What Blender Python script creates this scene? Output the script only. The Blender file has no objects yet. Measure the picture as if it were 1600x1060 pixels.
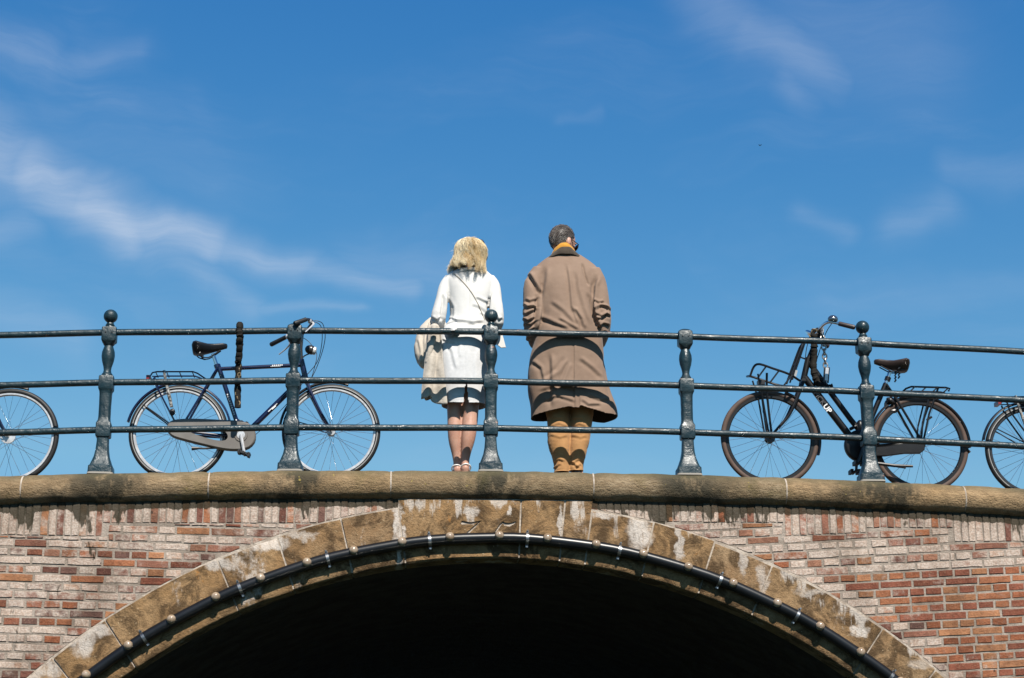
import bpy, bmesh, math, random
import numpy as np
from mathutils import Vector, Matrix, noise as mnoise
from mathutils.bvhtree import BVHTree

random.seed(7)
RNG = np.random.default_rng(11)
SC = bpy.context.scene
COL = SC.collection
PI = math.pi
R = math.radians

# ------------------------------------------------------------------ camera
# photograph measurements: 1600 x 1060, focal length 2900 px, pitch 16 deg, turned 3.3 deg to the right
FPX, PW, PH = 2900.0, 1600.0, 1060.0
PITCH, TURN = R(16.0), R(3.3)
CAM = Vector((-0.71959169, -12.47998997, -2.63823216))
cd = bpy.data.cameras.new('camera'); cd.sensor_width = 36.0; cd.lens = 36.0 * FPX / PW
cd.clip_start = 0.1; cd.clip_end = 5000
cam = bpy.data.objects.new('camera', cd); COL.objects.link(cam)
cam.location = CAM; cam.rotation_euler = (PI / 2 + PITCH, 0, -TURN)
SC.camera = cam
_F = Vector((math.sin(TURN) * math.cos(PITCH), math.cos(TURN) * math.cos(PITCH), math.sin(PITCH)))
_R = Vector((math.cos(TURN), -math.sin(TURN), 0)); _U = _R.cross(_F)
def at(px, py, Y=0.0):
    """world point at depth Y behind the railing that a photograph measurement stands for"""
    d = _F * FPX + _R * (px - PW / 2) - _U * (py - PH / 2)
    return CAM + d * ((Y - CAM.y) / d.y)
def azel(px, py):
    d = (_F * FPX + _R * (px - PW / 2) - _U * (py - PH / 2)).normalized()
    return math.atan2(d.x, d.y), math.asin(d.z)

# ------------------------------------------------------------------ node helpers
class NT:
    def __init__(s, tree): s.t = tree; s.n = tree.nodes; s.l = tree.links
    def new(s, kind, **kw):
        nd = s.n.new(kind)
        for k, v in kw.items(): setattr(nd, k, v)
        return nd
    def put(s, sock, v):
        if v is None: return
        if isinstance(v, bpy.types.NodeSocket): s.l.new(v, sock)
        else:
            if isinstance(v, (tuple, list)) and len(v) == 3 and sock.type == 'RGBA': v = (*v, 1)
            sock.default_value = v
    def m(s, op, a, b=None, c=None, clamp=False):
        nd = s.new('ShaderNodeMath', operation=op, use_clamp=clamp)
        s.put(nd.inputs[0], a); s.put(nd.inputs[1], b); s.put(nd.inputs[2], c)
        return nd.outputs[0]
    def vm(s, op, a, b=None):
        nd = s.new('ShaderNodeVectorMath', operation=op)
        s.put(nd.inputs[0], a); s.put(nd.inputs[1], b)
        return nd.outputs['Value'] if op in ('LENGTH', 'DOT_PRODUCT', 'DISTANCE') else nd.outputs[0]
    def noise(s, vec, scale=5, detail=4, rough=.55, dist=0, col=False):
        nd = s.new('ShaderNodeTexNoise'); s.put(nd.inputs['Vector'], vec)
        nd.inputs['Scale'].default_value = scale; nd.inputs['Detail'].default_value = detail
        nd.inputs['Roughness'].default_value = rough; nd.inputs['Distortion'].default_value = dist
        return nd.outputs['Color' if col else 'Fac']
    def mapr(s, v, a, b, c=0, d=1, smooth=True):
        nd = s.new('ShaderNodeMapRange', interpolation_type='SMOOTHSTEP' if smooth else 'LINEAR')
        s.put(nd.inputs['Value'], v)
        for k, x in zip(('From Min', 'From Max', 'To Min', 'To Max'), (a, b, c, d)): s.put(nd.inputs[k], x)
        return nd.outputs[0]
    def mix(s, f, a, b, mode='MIX'):
        nd = s.new('ShaderNodeMix', data_type='RGBA', blend_type=mode)
        s.put(nd.inputs['Factor'], f); s.put(nd.inputs['A'] if False else nd.inputs[6], a); s.put(nd.inputs[7], b)
        return nd.outputs[2]
    def xyz(s, v):
        nd = s.new('ShaderNodeSeparateXYZ'); s.put(nd.inputs[0], v); return nd.outputs
    def cxyz(s, x, y, z):
        nd = s.new('ShaderNodeCombineXYZ')
        for i, v in enumerate((x, y, z)): s.put(nd.inputs[i], v)
        return nd.outputs[0]
    def scale(s, v, sc):
        return s.vm('MULTIPLY', v, sc)
    def bump(s, h, strength=.3, dist=.01, nrm=None):
        nd = s.new('ShaderNodeBump'); s.put(nd.inputs['Height'], h)
        nd.inputs['Strength'].default_value = strength; nd.inputs['Distance'].default_value = dist
        if nrm: s.put(nd.inputs['Normal'], nrm)
        return nd.outputs[0]

MAT = {}
def material(name):
    m = bpy.data.materials.new(name); m.use_nodes = True
    m.node_tree.nodes.clear()
    nt = NT(m.node_tree)
    out = nt.new('ShaderNodeOutputMaterial'); p = nt.new('ShaderNodeBsdfPrincipled')
    nt.l.new(p.outputs[0], out.inputs[0])
    MAT[name] = m
    def setp(**kw):
        for k, v in kw.items(): nt.put(p.inputs[k.replace('_', ' ')], v)
    pos = nt.new('ShaderNodeNewGeometry').outputs['Position']
    return nt, setp, pos, p

# ------------------------------------------------------------------ sky
SUN_EL, SUN_AZ = R(48), R(13)      # sun behind the camera, a little to its right
world = bpy.data.worlds.new('World'); SC.world = world; world.use_nodes = True
wt = NT(world.node_tree); wt.n.clear()
wo = wt.new('ShaderNodeOutputWorld'); bg = wt.new('ShaderNodeBackground'); wt.l.new(bg.outputs[0], wo.inputs[0])
sky = wt.new('ShaderNodeTexSky', sky_type='NISHITA')
sky.sun_disc = False; sky.sun_elevation = SUN_EL; sky.sun_rotation = PI - SUN_AZ
sky.altitude = 0; sky.air_density = 1.0; sky.dust_density = 0.35; sky.ozone_density = 3.0
dirv = wt.new('ShaderNodeTexCoord').outputs['Generated']
d3 = wt.xyz(dirv)
azn = wt.m('ARCTAN2', d3[0], d3[1]); eln = wt.m('ARCSINE', d3[2])
ae = wt.cxyz(azn, eln, 0.0)
# wind-drawn cirrus: a warped field of soft streaks, broken by drawn-out noise
warp = wt.noise(ae, 9, 3, .55, col=True)
warp = wt.scale(wt.vm('SUBTRACT', warp, (.5, .5, .5)), (.05, .05, 0))
warp2 = wt.scale(wt.vm('SUBTRACT', wt.noise(ae, 34, 4, .6, col=True), (.5, .5, .5)), (.007, .007, 0))
aew = wt.vm('ADD', wt.vm('ADD', ae, warp), warp2)
a3 = wt.xyz(aew)
STREAKS = [((-60, 195), (60, 250), 46, .26), ((60, 250), (175, 312), 40, .42), ((150, 300), (215, 348), 40, .52), ((205, 340), (330, 372), 32, .46),
           ((330, 372), (470, 398), 28, .30), ((470, 398), (640, 445), 24, .22), ((250, 385), (330, 425), 30, .16),
           ((330, 425), (400, 470), 22, .15), ((400, 470), (560, 487), 12, .13), ((-80, 70), (80, 85), 34, .11),
           ((80, 85), (230, 68), 22, .09), ((1090, -40), (1180, 45), 46, .15), ((1180, 45), (1265, 85), 44, .19), ((1230, 80), (1240, 140), 26, .12),
           ((1280, 10), (1400, 60), 110, .09), ((1395, 355), (1460, 320), 34, .12), ((1250, 340), (1320, 365), 14, .09),
           ((1470, 250), (1640, 262), 26, .10), ((860, 190), (930, 182), 9, .045), ((-40, 480), (120, 525), 40, .13),
           ((560, 395), (700, 425), 46, .10), ((-60, 340), (40, 325), 30, .14), ((120, 215), (330, 270), 60, .05), ((1300, 480), (1700, 440), 30, .06)]
tot = None
for p0, p1, w, k in STREAKS:
    (ax, ay), (bx_, by_) = azel(*p0), azel(*p1)
    vx, vy = bx_ - ax, by_ - ay; L2 = vx * vx + vy * vy; sw = w / 2900.0
    rx = wt.m('SUBTRACT', a3[0], ax); ry = wt.m('SUBTRACT', a3[1], ay)
    t = wt.m('MULTIPLY_ADD', rx, vx / L2, wt.m('MULTIPLY', ry, vy / L2), clamp=True)
    ex = wt.m('MULTIPLY_ADD', t, -vx, rx); ey = wt.m('MULTIPLY_ADD', t, -vy, ry)
    q = wt.m('MULTIPLY', wt.m('MULTIPLY_ADD', ex, ex, wt.m('MULTIPLY', ey, ey)), -1 / (sw * sw))
    g = wt.m('MULTIPLY', wt.m('EXPONENT', q), k)
    tot = g if tot is None else wt.m('MAXIMUM', tot, g)
rot = wt.new('ShaderNodeMapping'); wt.put(rot.inputs['Vector'], aew)
rot.inputs['Rotation'].default_value = (0, 0, R(20)); rot.inputs['Scale'].default_value = (6, 52, 1)
fib = wt.noise(rot.outputs[0], 1.8, 8, .66, .12)
rot2 = wt.new('ShaderNodeMapping'); wt.put(rot2.inputs['Vector'], aew)
rot2.inputs['Rotation'].default_value = (0, 0, R(15)); rot2.inputs['Scale'].default_value = (2.2, 6, 1)
veil = wt.mapr(wt.noise(rot2.outputs[0], 1.6, 5, .6, .4), .48, .85, 0, .13)
cl = wt.m('ADD', wt.m('MULTIPLY', tot, wt.mapr(fib, .25, .72, .70, 1.2)), wt.m('MULTIPLY', veil, wt.mapr(fib, .3, .7, .3, 1.2)), clamp=True)
SKYS = 0.0630
sr = wt.new('ShaderNodeSeparateColor'); wt.put(sr.inputs[0], sky.outputs[0])
chan = []
for i_, (gain, ref_, gam, cap_) in enumerate(((1.54, 2.19, 2.15, 2.0), (3.86, 3.58, 1.20, 4.5), (6.35, 5.74, .62, 7.0))):
    chan.append(wt.m('MINIMUM', wt.m('MULTIPLY', wt.m('POWER', wt.m('DIVIDE', sr.outputs[i_], ref_), gam), gain), cap_))
cb_ = wt.new('ShaderNodeCombineColor')
for i_ in range(3): wt.put(cb_.inputs[i_], chan[i_])
skyc = cb_.outputs[0]
cloudc = wt.new('ShaderNodeRGB'); cloudc.outputs[0].default_value = (6.0, 6.7, 7.9, 1)
wt.l.new(wt.mix(cl, skyc, cloudc.outputs[0]), bg.inputs['Color'])
bg.inputs['Strength'].default_value = SKYS
world.cycles.sampling_method = 'NONE'

# ------------------------------------------------------------------ sun and exposure
sl = bpy.data.lights.new('sun', 'SUN'); sl.energy = 5.0; sl.angle = R(0.53); sl.color = (1.0, .94, .85)
sun = bpy.data.objects.new('sun', sl); COL.objects.link(sun)
SUNV = Vector((math.sin(SUN_AZ) * math.cos(SUN_EL), -math.cos(SUN_AZ) * math.cos(SUN_EL), math.sin(SUN_EL)))
sun.rotation_euler = SUNV.to_track_quat('Z', 'Y').to_euler(); sun.location = SUNV * 40
vs = SC.view_settings
vs.view_transform = 'Standard'; vs.look = 'None'; vs.exposure = 0.76; vs.gamma = 1.0; vs.use_curve_mapping = False
SC.cycles.caustics_reflective = False; SC.cycles.caustics_refractive = False; SC.cycles.max_bounces = 4; SC.cycles.diffuse_bounces = 2; SC.cycles.transparent_max_bounces = 6

# ------------------------------------------------------------------ mesh helpers
def catmull(pts, n=6, closed=False):
    P = [np.array(p, float) for p in pts]; out = []
    N = len(P)
    rng = range(N if closed else N - 1)
    for i in rng:
        p0 = P[(i - 1) % N] if (closed or i > 0) else 2 * P[0] - P[1]
        p1 = P[i]; p2 = P[(i + 1) % N]
        p3 = P[(i + 2) % N] if (closed or i + 2 < N) else 2 * P[-1] - P[-2]
        for k in range(n):
            t = k / n
            out.append(.5 * ((2 * p1) + (p2 - p0) * t + (2 * p0 - 5 * p1 + 4 * p2 - p3) * t * t + (3 * p1 - p0 - 3 * p2 + p3) * t ** 3))
    if not closed: out.append(P[-1])
    return out

class MB:
    def __init__(s): s.v = []; s.f = []
    def add(s, verts, faces):
        o = len(s.v); s.v += [tuple(float(c) for c in v) for v in verts]; s.f += [tuple(i + o for i in f) for f in faces]; return s
    def loft(s, rings, cap0=True, cap1=True, closed=True):
        n = len(rings[0]); V = [p for r in rings for p in r]; Fs = []
        for i in range(len(rings) - 1):
            for k in range(n if closed else n - 1):
                a, b = i * n + k, i * n + (k + 1) % n
                Fs.append((a, b, b + n, a + n))
        if cap0: Fs.append(tuple(range(n - 1, -1, -1)))
        if cap1: Fs.append(tuple((len(rings) - 1) * n + k for k in range(n)))
        return s.add(V, Fs)
    def tube(s, pts, r, n=8, caps=True, smooth=0, flat=1.0):
        if smooth:
            rr = r if isinstance(r, (list, tuple)) else [r] * len(pts)
            q = catmull([(*p, w) for p, w in zip([tuple(p) for p in pts], rr)], smooth)
            pts = [Vector(x[:3]) for x in q]; r = [float(x[3]) for x in q]
        else:
            pts = [Vector(p) for p in pts]; r = r if isinstance(r, (list, tuple)) else [r] * len(pts)
        rings = []; up = None
        for i, p in enumerate(pts):
            a = pts[max(i - 1, 0)]; b = pts[min(i + 1, len(pts) - 1)]
            t = (b - a).normalized()
            if up is None:
                up = Vector((0, 1, 0)) if abs(t.y) < .9 else Vector((0, 0, 1))
            x = up.cross(t)
            if x.length < 1e-5: x = Vector((1, 0, 0)).cross(t)
            x.normalize(); y = t.cross(x); up = y
            rings.append([p + (x * math.cos(2 * PI * k / n) + y * math.sin(2 * PI * k / n) * flat) * r[i] for k in range(n)])
        return s.loft(rings, caps, caps)
    def box(s, c, h, rot=None):
        c = Vector(c); V = []
        for dx in (-1, 1):
            for dy in (-1, 1):
                for dz in (-1, 1):
                    q = Vector((dx * h[0], dy * h[1], dz * h[2]))
                    if rot: q = rot @ q
                    V.append(c + q)
        return s.add(V, [(0, 1, 3, 2), (4, 6, 7, 5), (0, 4, 5, 1), (2, 3, 7, 6), (0, 2, 6, 4), (1, 5, 7, 3)])
    def ell(s, c, r, rot=None, nu=16, nv=10):
        c = Vector(c); rings = []
        for j in range(1, nv):
            th = PI * j / nv
            ring = []
            for i in range(nu):
                ph = 2 * PI * i / nu
                q = Vector((r[0] * math.sin(th) * math.cos(ph), r[1] * math.sin(th) * math.sin(ph), -r[2] * math.cos(th)))
                if rot: q = rot @ q
                ring.append(c + q)
            rings.append(ring)
        b = Vector((0, 0, -r[2])); t = Vector((0, 0, r[2]))
        if rot: b = rot @ b; t = rot @ t
        o = len(s.v); s.loft(rings, False, False)
        nb = len(s.v); s.v += [tuple(c + b), tuple(c + t)]
        last = o + (nv - 2) * nu
        for i in range(nu):
            s.f.append((nb, o + (i + 1) % nu, o + i)); s.f.append((nb + 1, last + i, last + (i + 1) % nu))
        return s
    def torus(s, c, Rr, r, axis='Y', nu=64, nv=10, squash=1.0, a0=0, a1=2 * PI):
        c = Vector(c); full = abs(a1 - a0 - 2 * PI) < 1e-6
        rings = []
        for i in range(nu if full else nu + 1):
            a = a0 + (a1 - a0) * i / nu
            e = Vector((math.cos(a), 0, math.sin(a)))
            rings.append([c + e * (Rr + r * math.cos(2 * PI * k / nv)) + Vector((0, r * squash * math.sin(2 * PI * k / nv), 0)) for k in range(nv)])
        if full: rings.append(rings[0])
        return s.loft(rings, not full, not full)
    def lathe(s, c, prof, n=20, axis=Vector((0, 0, 1))):
        q = axis.normalized().to_track_quat('Z', 'Y').to_matrix(); c = Vector(c)
        rings = [[c + q @ Vector((r * math.cos(2 * PI * k / n), r * math.sin(2 * PI * k / n), z)) for k in range(n)] for z, r in prof]
        return s.loft(rings)
    def prism(s, poly, y0, y1, bev=0.0):
        """polygon of (x, z) extruded from y0 (front) to y1; bev rounds the front edge"""
        n = len(poly); P = [Vector((p[0], 0, p[1])) for p in poly]
        cx = sum((p for p in P), Vector()) / n
        rings = [[Vector((p.x, y1, p.z)) for p in P]]
        if bev > 0:
            ins = inset(poly, bev)
            rings.append([Vector((p.x, y0 + bev, p.z)) for p in P])
            rings.append([Vector((p[0], y0, p[1])) for p in ins])
        else:
            rings.append([Vector((p.x, y0, p.z)) for p in P])
        return s.loft(rings)
    def mesh(s, name, org=Vector()):
        me = bpy.data.meshes.new(name)
        V = np.array(s.v, dtype=np.float64).reshape(-1, 3) - np.array(org)
        me.from_pydata(V.tolist(), [], s.f); me.update()
        return me
    def build(s, name, mat, parent=None, smooth=True, angle=40, **kw):
        me = s.mesh(name, world_org(parent))
        return link(name, me, mat, parent, smooth, angle, **kw)

def inset(poly, d):
    n = len(poly); out = []
    area = sum(poly[i][0] * poly[(i + 1) % n][1] - poly[(i + 1) % n][0] * poly[i][1] for i in range(n))
    sg = 1 if area > 0 else -1
    for i in range(n):
        a = Vector(poly[i - 1]); b = Vector(poly[i]); c = Vector(poly[(i + 1) % n])
        e1 = (b - a); e2 = (c - b)
        if e1.length < 1e-6 or e2.length < 1e-6: out.append(tuple(b)); continue
        e1.normalize(); e2.normalize()
        n1 = Vector((-e1.y, e1.x)) * sg; n2 = Vector((-e2.y, e2.x)) * sg
        k = max(.35, 1 + n1.dot(n2))
        out.append(tuple(b + (n1 + n2) * (d / k)))
    return out

def world_org(o):
    v = Vector()
    while o is not None: v += Vector(o.location); o = o.parent
    return v
def finish(me, smooth=True, angle=40):
    bm = bmesh.new(); bm.from_mesh(me); bmesh.ops.recalc_face_normals(bm, faces=bm.faces[:]); bm.to_mesh(me); bm.free()
    if smooth:
        me.polygons.foreach_set('use_smooth', [True] * len(me.polygons))
        me.set_sharp_from_angle(angle=R(angle))
def link(name, me, mat, parent=None, smooth=True, angle=40, raw=False, kind=None, label=None):
    if not raw: finish(me, smooth, angle)
    o = bpy.data.objects.new(name, me); COL.objects.link(o)
    if mat: me.materials.append(MAT[mat] if isinstance(mat, str) else mat)
    if parent is not None: o.parent = parent
    if kind: o['kind'] = kind
    if label: o['label'] = label
    return o
def thing(name, label, cat, loc, group=None):
    o = bpy.data.objects.new(name, None); COL.objects.link(o); o.location = loc
    o.empty_display_size = .2
    o['label'] = label; o['category'] = cat
    if group: o['group'] = group
    return o
def tag(o, label, cat, group=None):
    o['label'] = label; o['category'] = cat
    if group: o['group'] = group
    return o
def struct(o): o['kind'] = 'structure'; return o

def ring16(cx, cy, z, hw, p, n=20, hd=None):
    out = []; hd = hd or hw
    for k in range(n):
        a = 2 * PI * (k + .5) / n; c, s_ = math.cos(a), math.sin(a)
        out.append(Vector((cx + math.copysign(abs(c) ** (2 / p), c) * hw, cy + math.copysign(abs(s_) ** (2 / p), s_) * hd, z)))
    return out

HUMP = 0.0062
def gz(x): return -0.012 - HUMP * x * x          # top of coping and deck

# ------------------------------------------------------------------ materials
POSTX = [-4.06, -2.79, -1.513, -0.147, 1.22, 2.492, 3.77]
def mat_railing():
    nt, setp, pos, p = material('railing_paint')
    n1 = nt.noise(pos, 3.2, 5, .6); n2 = nt.noise(pos, 60, 3, .6)
    rust = nt.mapr(nt.noise(pos, 8.5, 6, .72), .665, .70)
    chip = nt.mapr(nt.noise(pos, 38, 4, .7), .69, .73)
    c = nt.mix(nt.mapr(n1, .35, .65), (.005, .016, .022), (.009, .026, .034))
    c = nt.mix(nt.m('MULTIPLY', chip, .5), c, (.19, .20, .20))
    c = nt.mix(nt.m('MULTIPLY', rust, .75), c, (.26, .11, .065))
    setp(Base_Color=c, Roughness=nt.mapr(nt.noise(pos, 16, 3, .6), .3, .7, .30, .55), Specular_IOR_Level=.42,
         Normal=nt.bump(nt.m('ADD', nt.m('MULTIPLY', n2, .35), nt.noise(pos, 14, 3, .5)), .6, .014))
mat_railing()
def post_stain(nt, pos, width):
    x = nt.xyz(pos)[0]
    wob = nt.m('MULTIPLY', nt.m('SUBTRACT', nt.noise(pos, 3.0, 3, .6), .5), .7)
    xw = nt.m('ADD', x, wob); best = None
    for px_ in POSTX:
        d = nt.m('ABSOLUTE', nt.m('SUBTRACT', xw, px_ + .03))
        best = d if best is None else nt.m('MINIMUM', best, d)
    return nt.mapr(best, width * .15, width, 1, 0)
def mat_coping():
    nt, setp, pos, p = material('coping_stone')
    x, y, z = nt.xyz(pos)
    st = nt.scale(pos, (1.0, 1.0, 4.0))
    blot = nt.noise(pos, 1.6, 6, .62); fine = nt.noise(st, 16, 6, .7)
    oi = nt.new('ShaderNodeObjectInfo')
    base = nt.mix(nt.mapr(blot, .36, .64), (.255, .178, .102), (.35, .262, .170))
    base = nt.mix(nt.m('MULTIPLY', nt.mapr(oi.outputs['Random'], .1, .9, 0, 1, False), .6), base, (.33, .21, .10))
    base = nt.mix(nt.m('MULTIPLY', nt.mapr(nt.m('FRACT', nt.m('MULTIPLY', oi.outputs['Random'], 7.3)), .3, .9), .35), base, (.12, .10, .06))
    base = nt.mix(nt.m('MULTIPLY', nt.mapr(fine, .40, .66, 1, 0), .55), base, (.13, .085, .045))
    grime = nt.mapr(nt.noise(nt.scale(pos, (1, 1, .6)), 2.6, 7, .7), .48, .62)
    base = nt.mix(nt.m('MULTIPLY', grime, .38), base, (.085, .068, .042))
    stain = nt.m('MULTIPLY', post_stain(nt, pos, .40), nt.mapr(nt.noise(nt.scale(pos, (1, 1, .5)), 6, 5, .7), .36, .54))
    base = nt.mix(nt.m('MULTIPLY', stain, .88), base, (.028, .027, .019))
    moss = nt.mapr(nt.noise(nt.vm('ADD', pos, (3, 1, 5)), 2.2, 6, .68), .53, .64)
    base = nt.mix(nt.m('MULTIPLY', moss, .38), base, (.095, .078, .026))
    top = nt.mapr(nt.xyz(nt.new('ShaderNodeNewGeometry').outputs['Normal'])[2], .30, .85)
    base = nt.mix(nt.m('MULTIPLY', top, .55), base, (.085, .075, .042))
    lich = nt.mapr(nt.noise(pos, 21, 3, .6), .70, .74)
    base = nt.mix(nt.m('MULTIPLY', lich, .6), base, (.36, .28, .07))
    h = nt.m('ADD', nt.m('MULTIPLY', nt.noise(nt.scale(pos, (6, 6, 40)), 3.2, 5, .7), .6), nt.m('ADD', nt.noise(pos, 70, 4, .7), nt.m('MULTIPLY', nt.noise(pos, 14, 4, .6), 1.2)))
    setp(Base_Color=base, Roughness=.92, Specular_IOR_Level=.2, Normal=nt.bump(h, .85, .016))
mat_coping()
RINGY0 = -.114
def mat_arch():
    nt, setp, pos, p = material('arch_stone')
    x, y, z = nt.xyz(pos)
    dx = nt.m('ADD', x, .11); dz = nt.m('ADD', z, 4.73)
    rad = nt.m('SQRT', nt.m('MULTIPLY_ADD', dx, dx, nt.m('MULTIPLY', dz, dz)))
    oi = nt.new('ShaderNodeObjectInfo')
    b1 = nt.noise(pos, 3.2, 6, .66); b2 = nt.noise(nt.vm('ADD', pos, (7, 3, 1)), 5.5, 7, .7, .8); b3 = nt.noise(pos, 26, 5, .72)
    base = nt.mix(nt.mapr(b1, .36, .64), (.195, .115, .056), (.275, .185, .105))
    base = nt.mix(nt.mapr(oi.outputs['Random'], .3, .9, 0, .5), base, (.25, .145, .06))
    base = nt.mix(nt.m('MULTIPLY', nt.mapr(b2, .43, .60), .88), base, (.048, .028, .013))
    base = nt.mix(nt.m('MULTIPLY', nt.mapr(b3, .45, .66), .45), base, (.10, .065, .033))
    sp = nt.mapr(nt.noise(pos, 55, 3, .6), .66, .72)
    base = nt.mix(nt.m('MULTIPLY', sp, .55), base, (.42, .32, .20))
    rust = nt.mapr(nt.noise(nt.vm('ADD', pos, (1, 9, 2)), 4.5, 5, .7), .64, .70)
    base = nt.mix(nt.m('MULTIPLY', rust, .6), base, (.36, .16, .04))
    # lime runs: hang from the outer edge and from the joints
    run = nt.noise(nt.scale(pos, (1, 1, .16)), 9.5, 5, .7)
    edge = nt.m('MULTIPLY', nt.mapr(rad, 4.30, 4.50, 0, 1, False), nt.mapr(nt.noise(pos, 1.7, 3, .6), .40, .60))
    lime = nt.mapr(nt.m('ADD', run, nt.m('MULTIPLY', edge, .30)), .69, .78)
    blotch = nt.mapr(nt.noise(nt.scale(pos, (1, 1, .40)), 2.6, 6, .7), .57, .64)
    lime = nt.m('MAXIMUM', lime, nt.m('MULTIPLY', blotch, nt.mapr(nt.noise(pos, 18, 4, .7), .35, .6)))
    spots = None
    wv = nt.scale(nt.vm('SUBTRACT', nt.noise(pos, 7, 4, .65, col=True), (.5, .5, .5)), (.16, 0, .16))
    wx, wy, wz = nt.xyz(nt.vm('ADD', pos, wv))
    for px_, py_, hx_, hz_, k_ in ((623, 835, 7, 60, 1.0), (998, 828, 20, 34, 1.0), (940, 806, 22, 6, .9), (420, 852, 36, 13, .9), (340, 880, 22, 12, .8), (130, 1000, 20, 28, .85), (150, 985, 26, 10, .8), (1343, 986, 15, 11, 1.0), (1160, 878, 8, 22, .7),
                                     (1062, 850, 6, 30, .8), (735, 803, 9, 14, .9), (796, 802, 4, 9, .9), (877, 820, 4, 30, .8), (1270, 925, 30, 6, .6), (470, 838, 24, 8, .7), (75, 1045, 18, 14, .8), (1192, 905, 10, 26, .6), (1440, 1035, 20, 12, .5)):
        c_ = at(px_, py_, RINGY0); ax_ = nt.m('DIVIDE', nt.m('SUBTRACT', wx, c_.x), hx_ / 215); az_ = nt.m('DIVIDE', nt.m('SUBTRACT', wz, c_.z), hz_ / 215)
        e_ = nt.mapr(nt.m('MULTIPLY_ADD', ax_, ax_, nt.m('MULTIPLY', az_, az_)), .25, 1.15, k_, 0)
        spots = e_ if spots is None else nt.m('MAXIMUM', spots, e_)
    lime = nt.m('MAXIMUM', nt.m('MULTIPLY', lime, .75), nt.m('MULTIPLY', spots, nt.mapr(nt.noise(nt.scale(pos, (1, 1, .4)), 24, 4, .7), .30, .55, .35, 1)))
    base = nt.mix(nt.m('MULTIPLY', lime, .85), base, (.50, .45, .405))
    h = nt.m('ADD', nt.m('MULTIPLY', b3, .8), nt.m('ADD', nt.noise(pos, 80, 4, .7), nt.m('MULTIPLY', b2, .9)))
    setp(Base_Color=base, Roughness=.9, Specular_IOR_Level=.2, Normal=nt.bump(h, .7, .014))
mat_arch()
def brick_nodes(name, single):
    """tint comes from the object's own colour (single bricks) or from a face attribute (joined bricks)"""
    nt, setp, pos, p = material(name)
    if single:
        oi = nt.new('ShaderNodeObjectInfo'); tint = oi.outputs['Color']; wash = oi.outputs['Alpha']
    else:
        a = nt.new('ShaderNodeAttribute', attribute_name='tint'); tint = a.outputs['Color']; wash = a.outputs['Alpha']
    x, y, z = nt.xyz(pos)
    n1 = nt.noise(pos, 22, 5, .68); n2 = nt.noise(pos, 75, 4, .7); n3 = nt.noise(nt.vm('ADD', pos, (5, 0, 2)), 11, 5, .66)
    base = nt.mix(nt.m('MULTIPLY', nt.mapr(n1, .38, .66), .55), tint, nt.mix(1.0, tint, (.48, .44, .46), 'MULTIPLY'))
    base = nt.mix(nt.m('MULTIPLY', nt.mapr(n2, .5, .7), .35), base, (.30, .19, .12))
    # lime bloom, patchy inside every brick
    thr = nt.m('MULTIPLY_ADD', wash, -.50, .76)
    bloom = nt.mapr(nt.m('SUBTRACT', nt.m('MULTIPLY_ADD', n1, .35, nt.m('MULTIPLY', n3, .65)), thr), -.11, .13)
    white = nt.mix(nt.mapr(n2, .35, .65), (.50, .43, .37), (.34, .26, .21))
    base = nt.mix(nt.m('MULTIPLY', bloom, .86), base, white)
    dirt = nt.mapr(nt.noise(nt.vm('ADD', pos, (2, 4, 8)), 2.4, 7, .72), .44, .66)
    base = nt.mix(nt.m('MULTIPLY', dirt, .52), base, nt.mix(1.0, base, (.38, .34, .30), 'MULTIPLY'))
    # black algae under the coping, with the coping's shadow painted in as a top band
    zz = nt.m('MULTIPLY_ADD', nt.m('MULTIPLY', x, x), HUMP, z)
    alg_shade = nt.m('ADD', nt.m('ADD', nt.mapr(zz, -.46, -.26, 0, .17, False), nt.mapr(zz, -.285, -.235, 0, .4)), nt.noise(nt.scale(pos, (1, 1, .35)), 6.5, 4, .7))
    base = nt.mix(nt.m('MULTIPLY', nt.mapr(alg_shade, .67, .73), .9), base, (.022, .019, .010))
    base = nt.mix(nt.m('MULTIPLY', nt.mapr(nt.noise(pos, 13, 3, .6), .72, .75), .85), base, (.03, .02, .015))
    h = nt.m('ADD', nt.m('MULTIPLY', n1, .9), nt.m('MULTIPLY', n2, .8))
    setp(Base_Color=base, Roughness=.92, Specular_IOR_Level=.2, Normal=nt.bump(h, .75, .012))
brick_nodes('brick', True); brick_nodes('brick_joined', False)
def mat_simple(name, col, rough=.6, spec=.4, metal=0.0, noise=0, nscale=20, col2=None, bump=0, bscale=60, bdist=.004, **kw):
    nt, setp, pos, p = material(name)
    c = col
    if col2: c = nt.mix(nt.mapr(nt.noise(pos, nscale, 5, .65), .38, .62), col, col2)
    setp(Base_Color=c, Roughness=rough, Specular_IOR_Level=spec, Metallic=metal, **kw)
    if bump: setp(Normal=nt.bump(nt.noise(pos, bscale, 4, .65), bump, bdist))
    return nt, setp, pos
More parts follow.
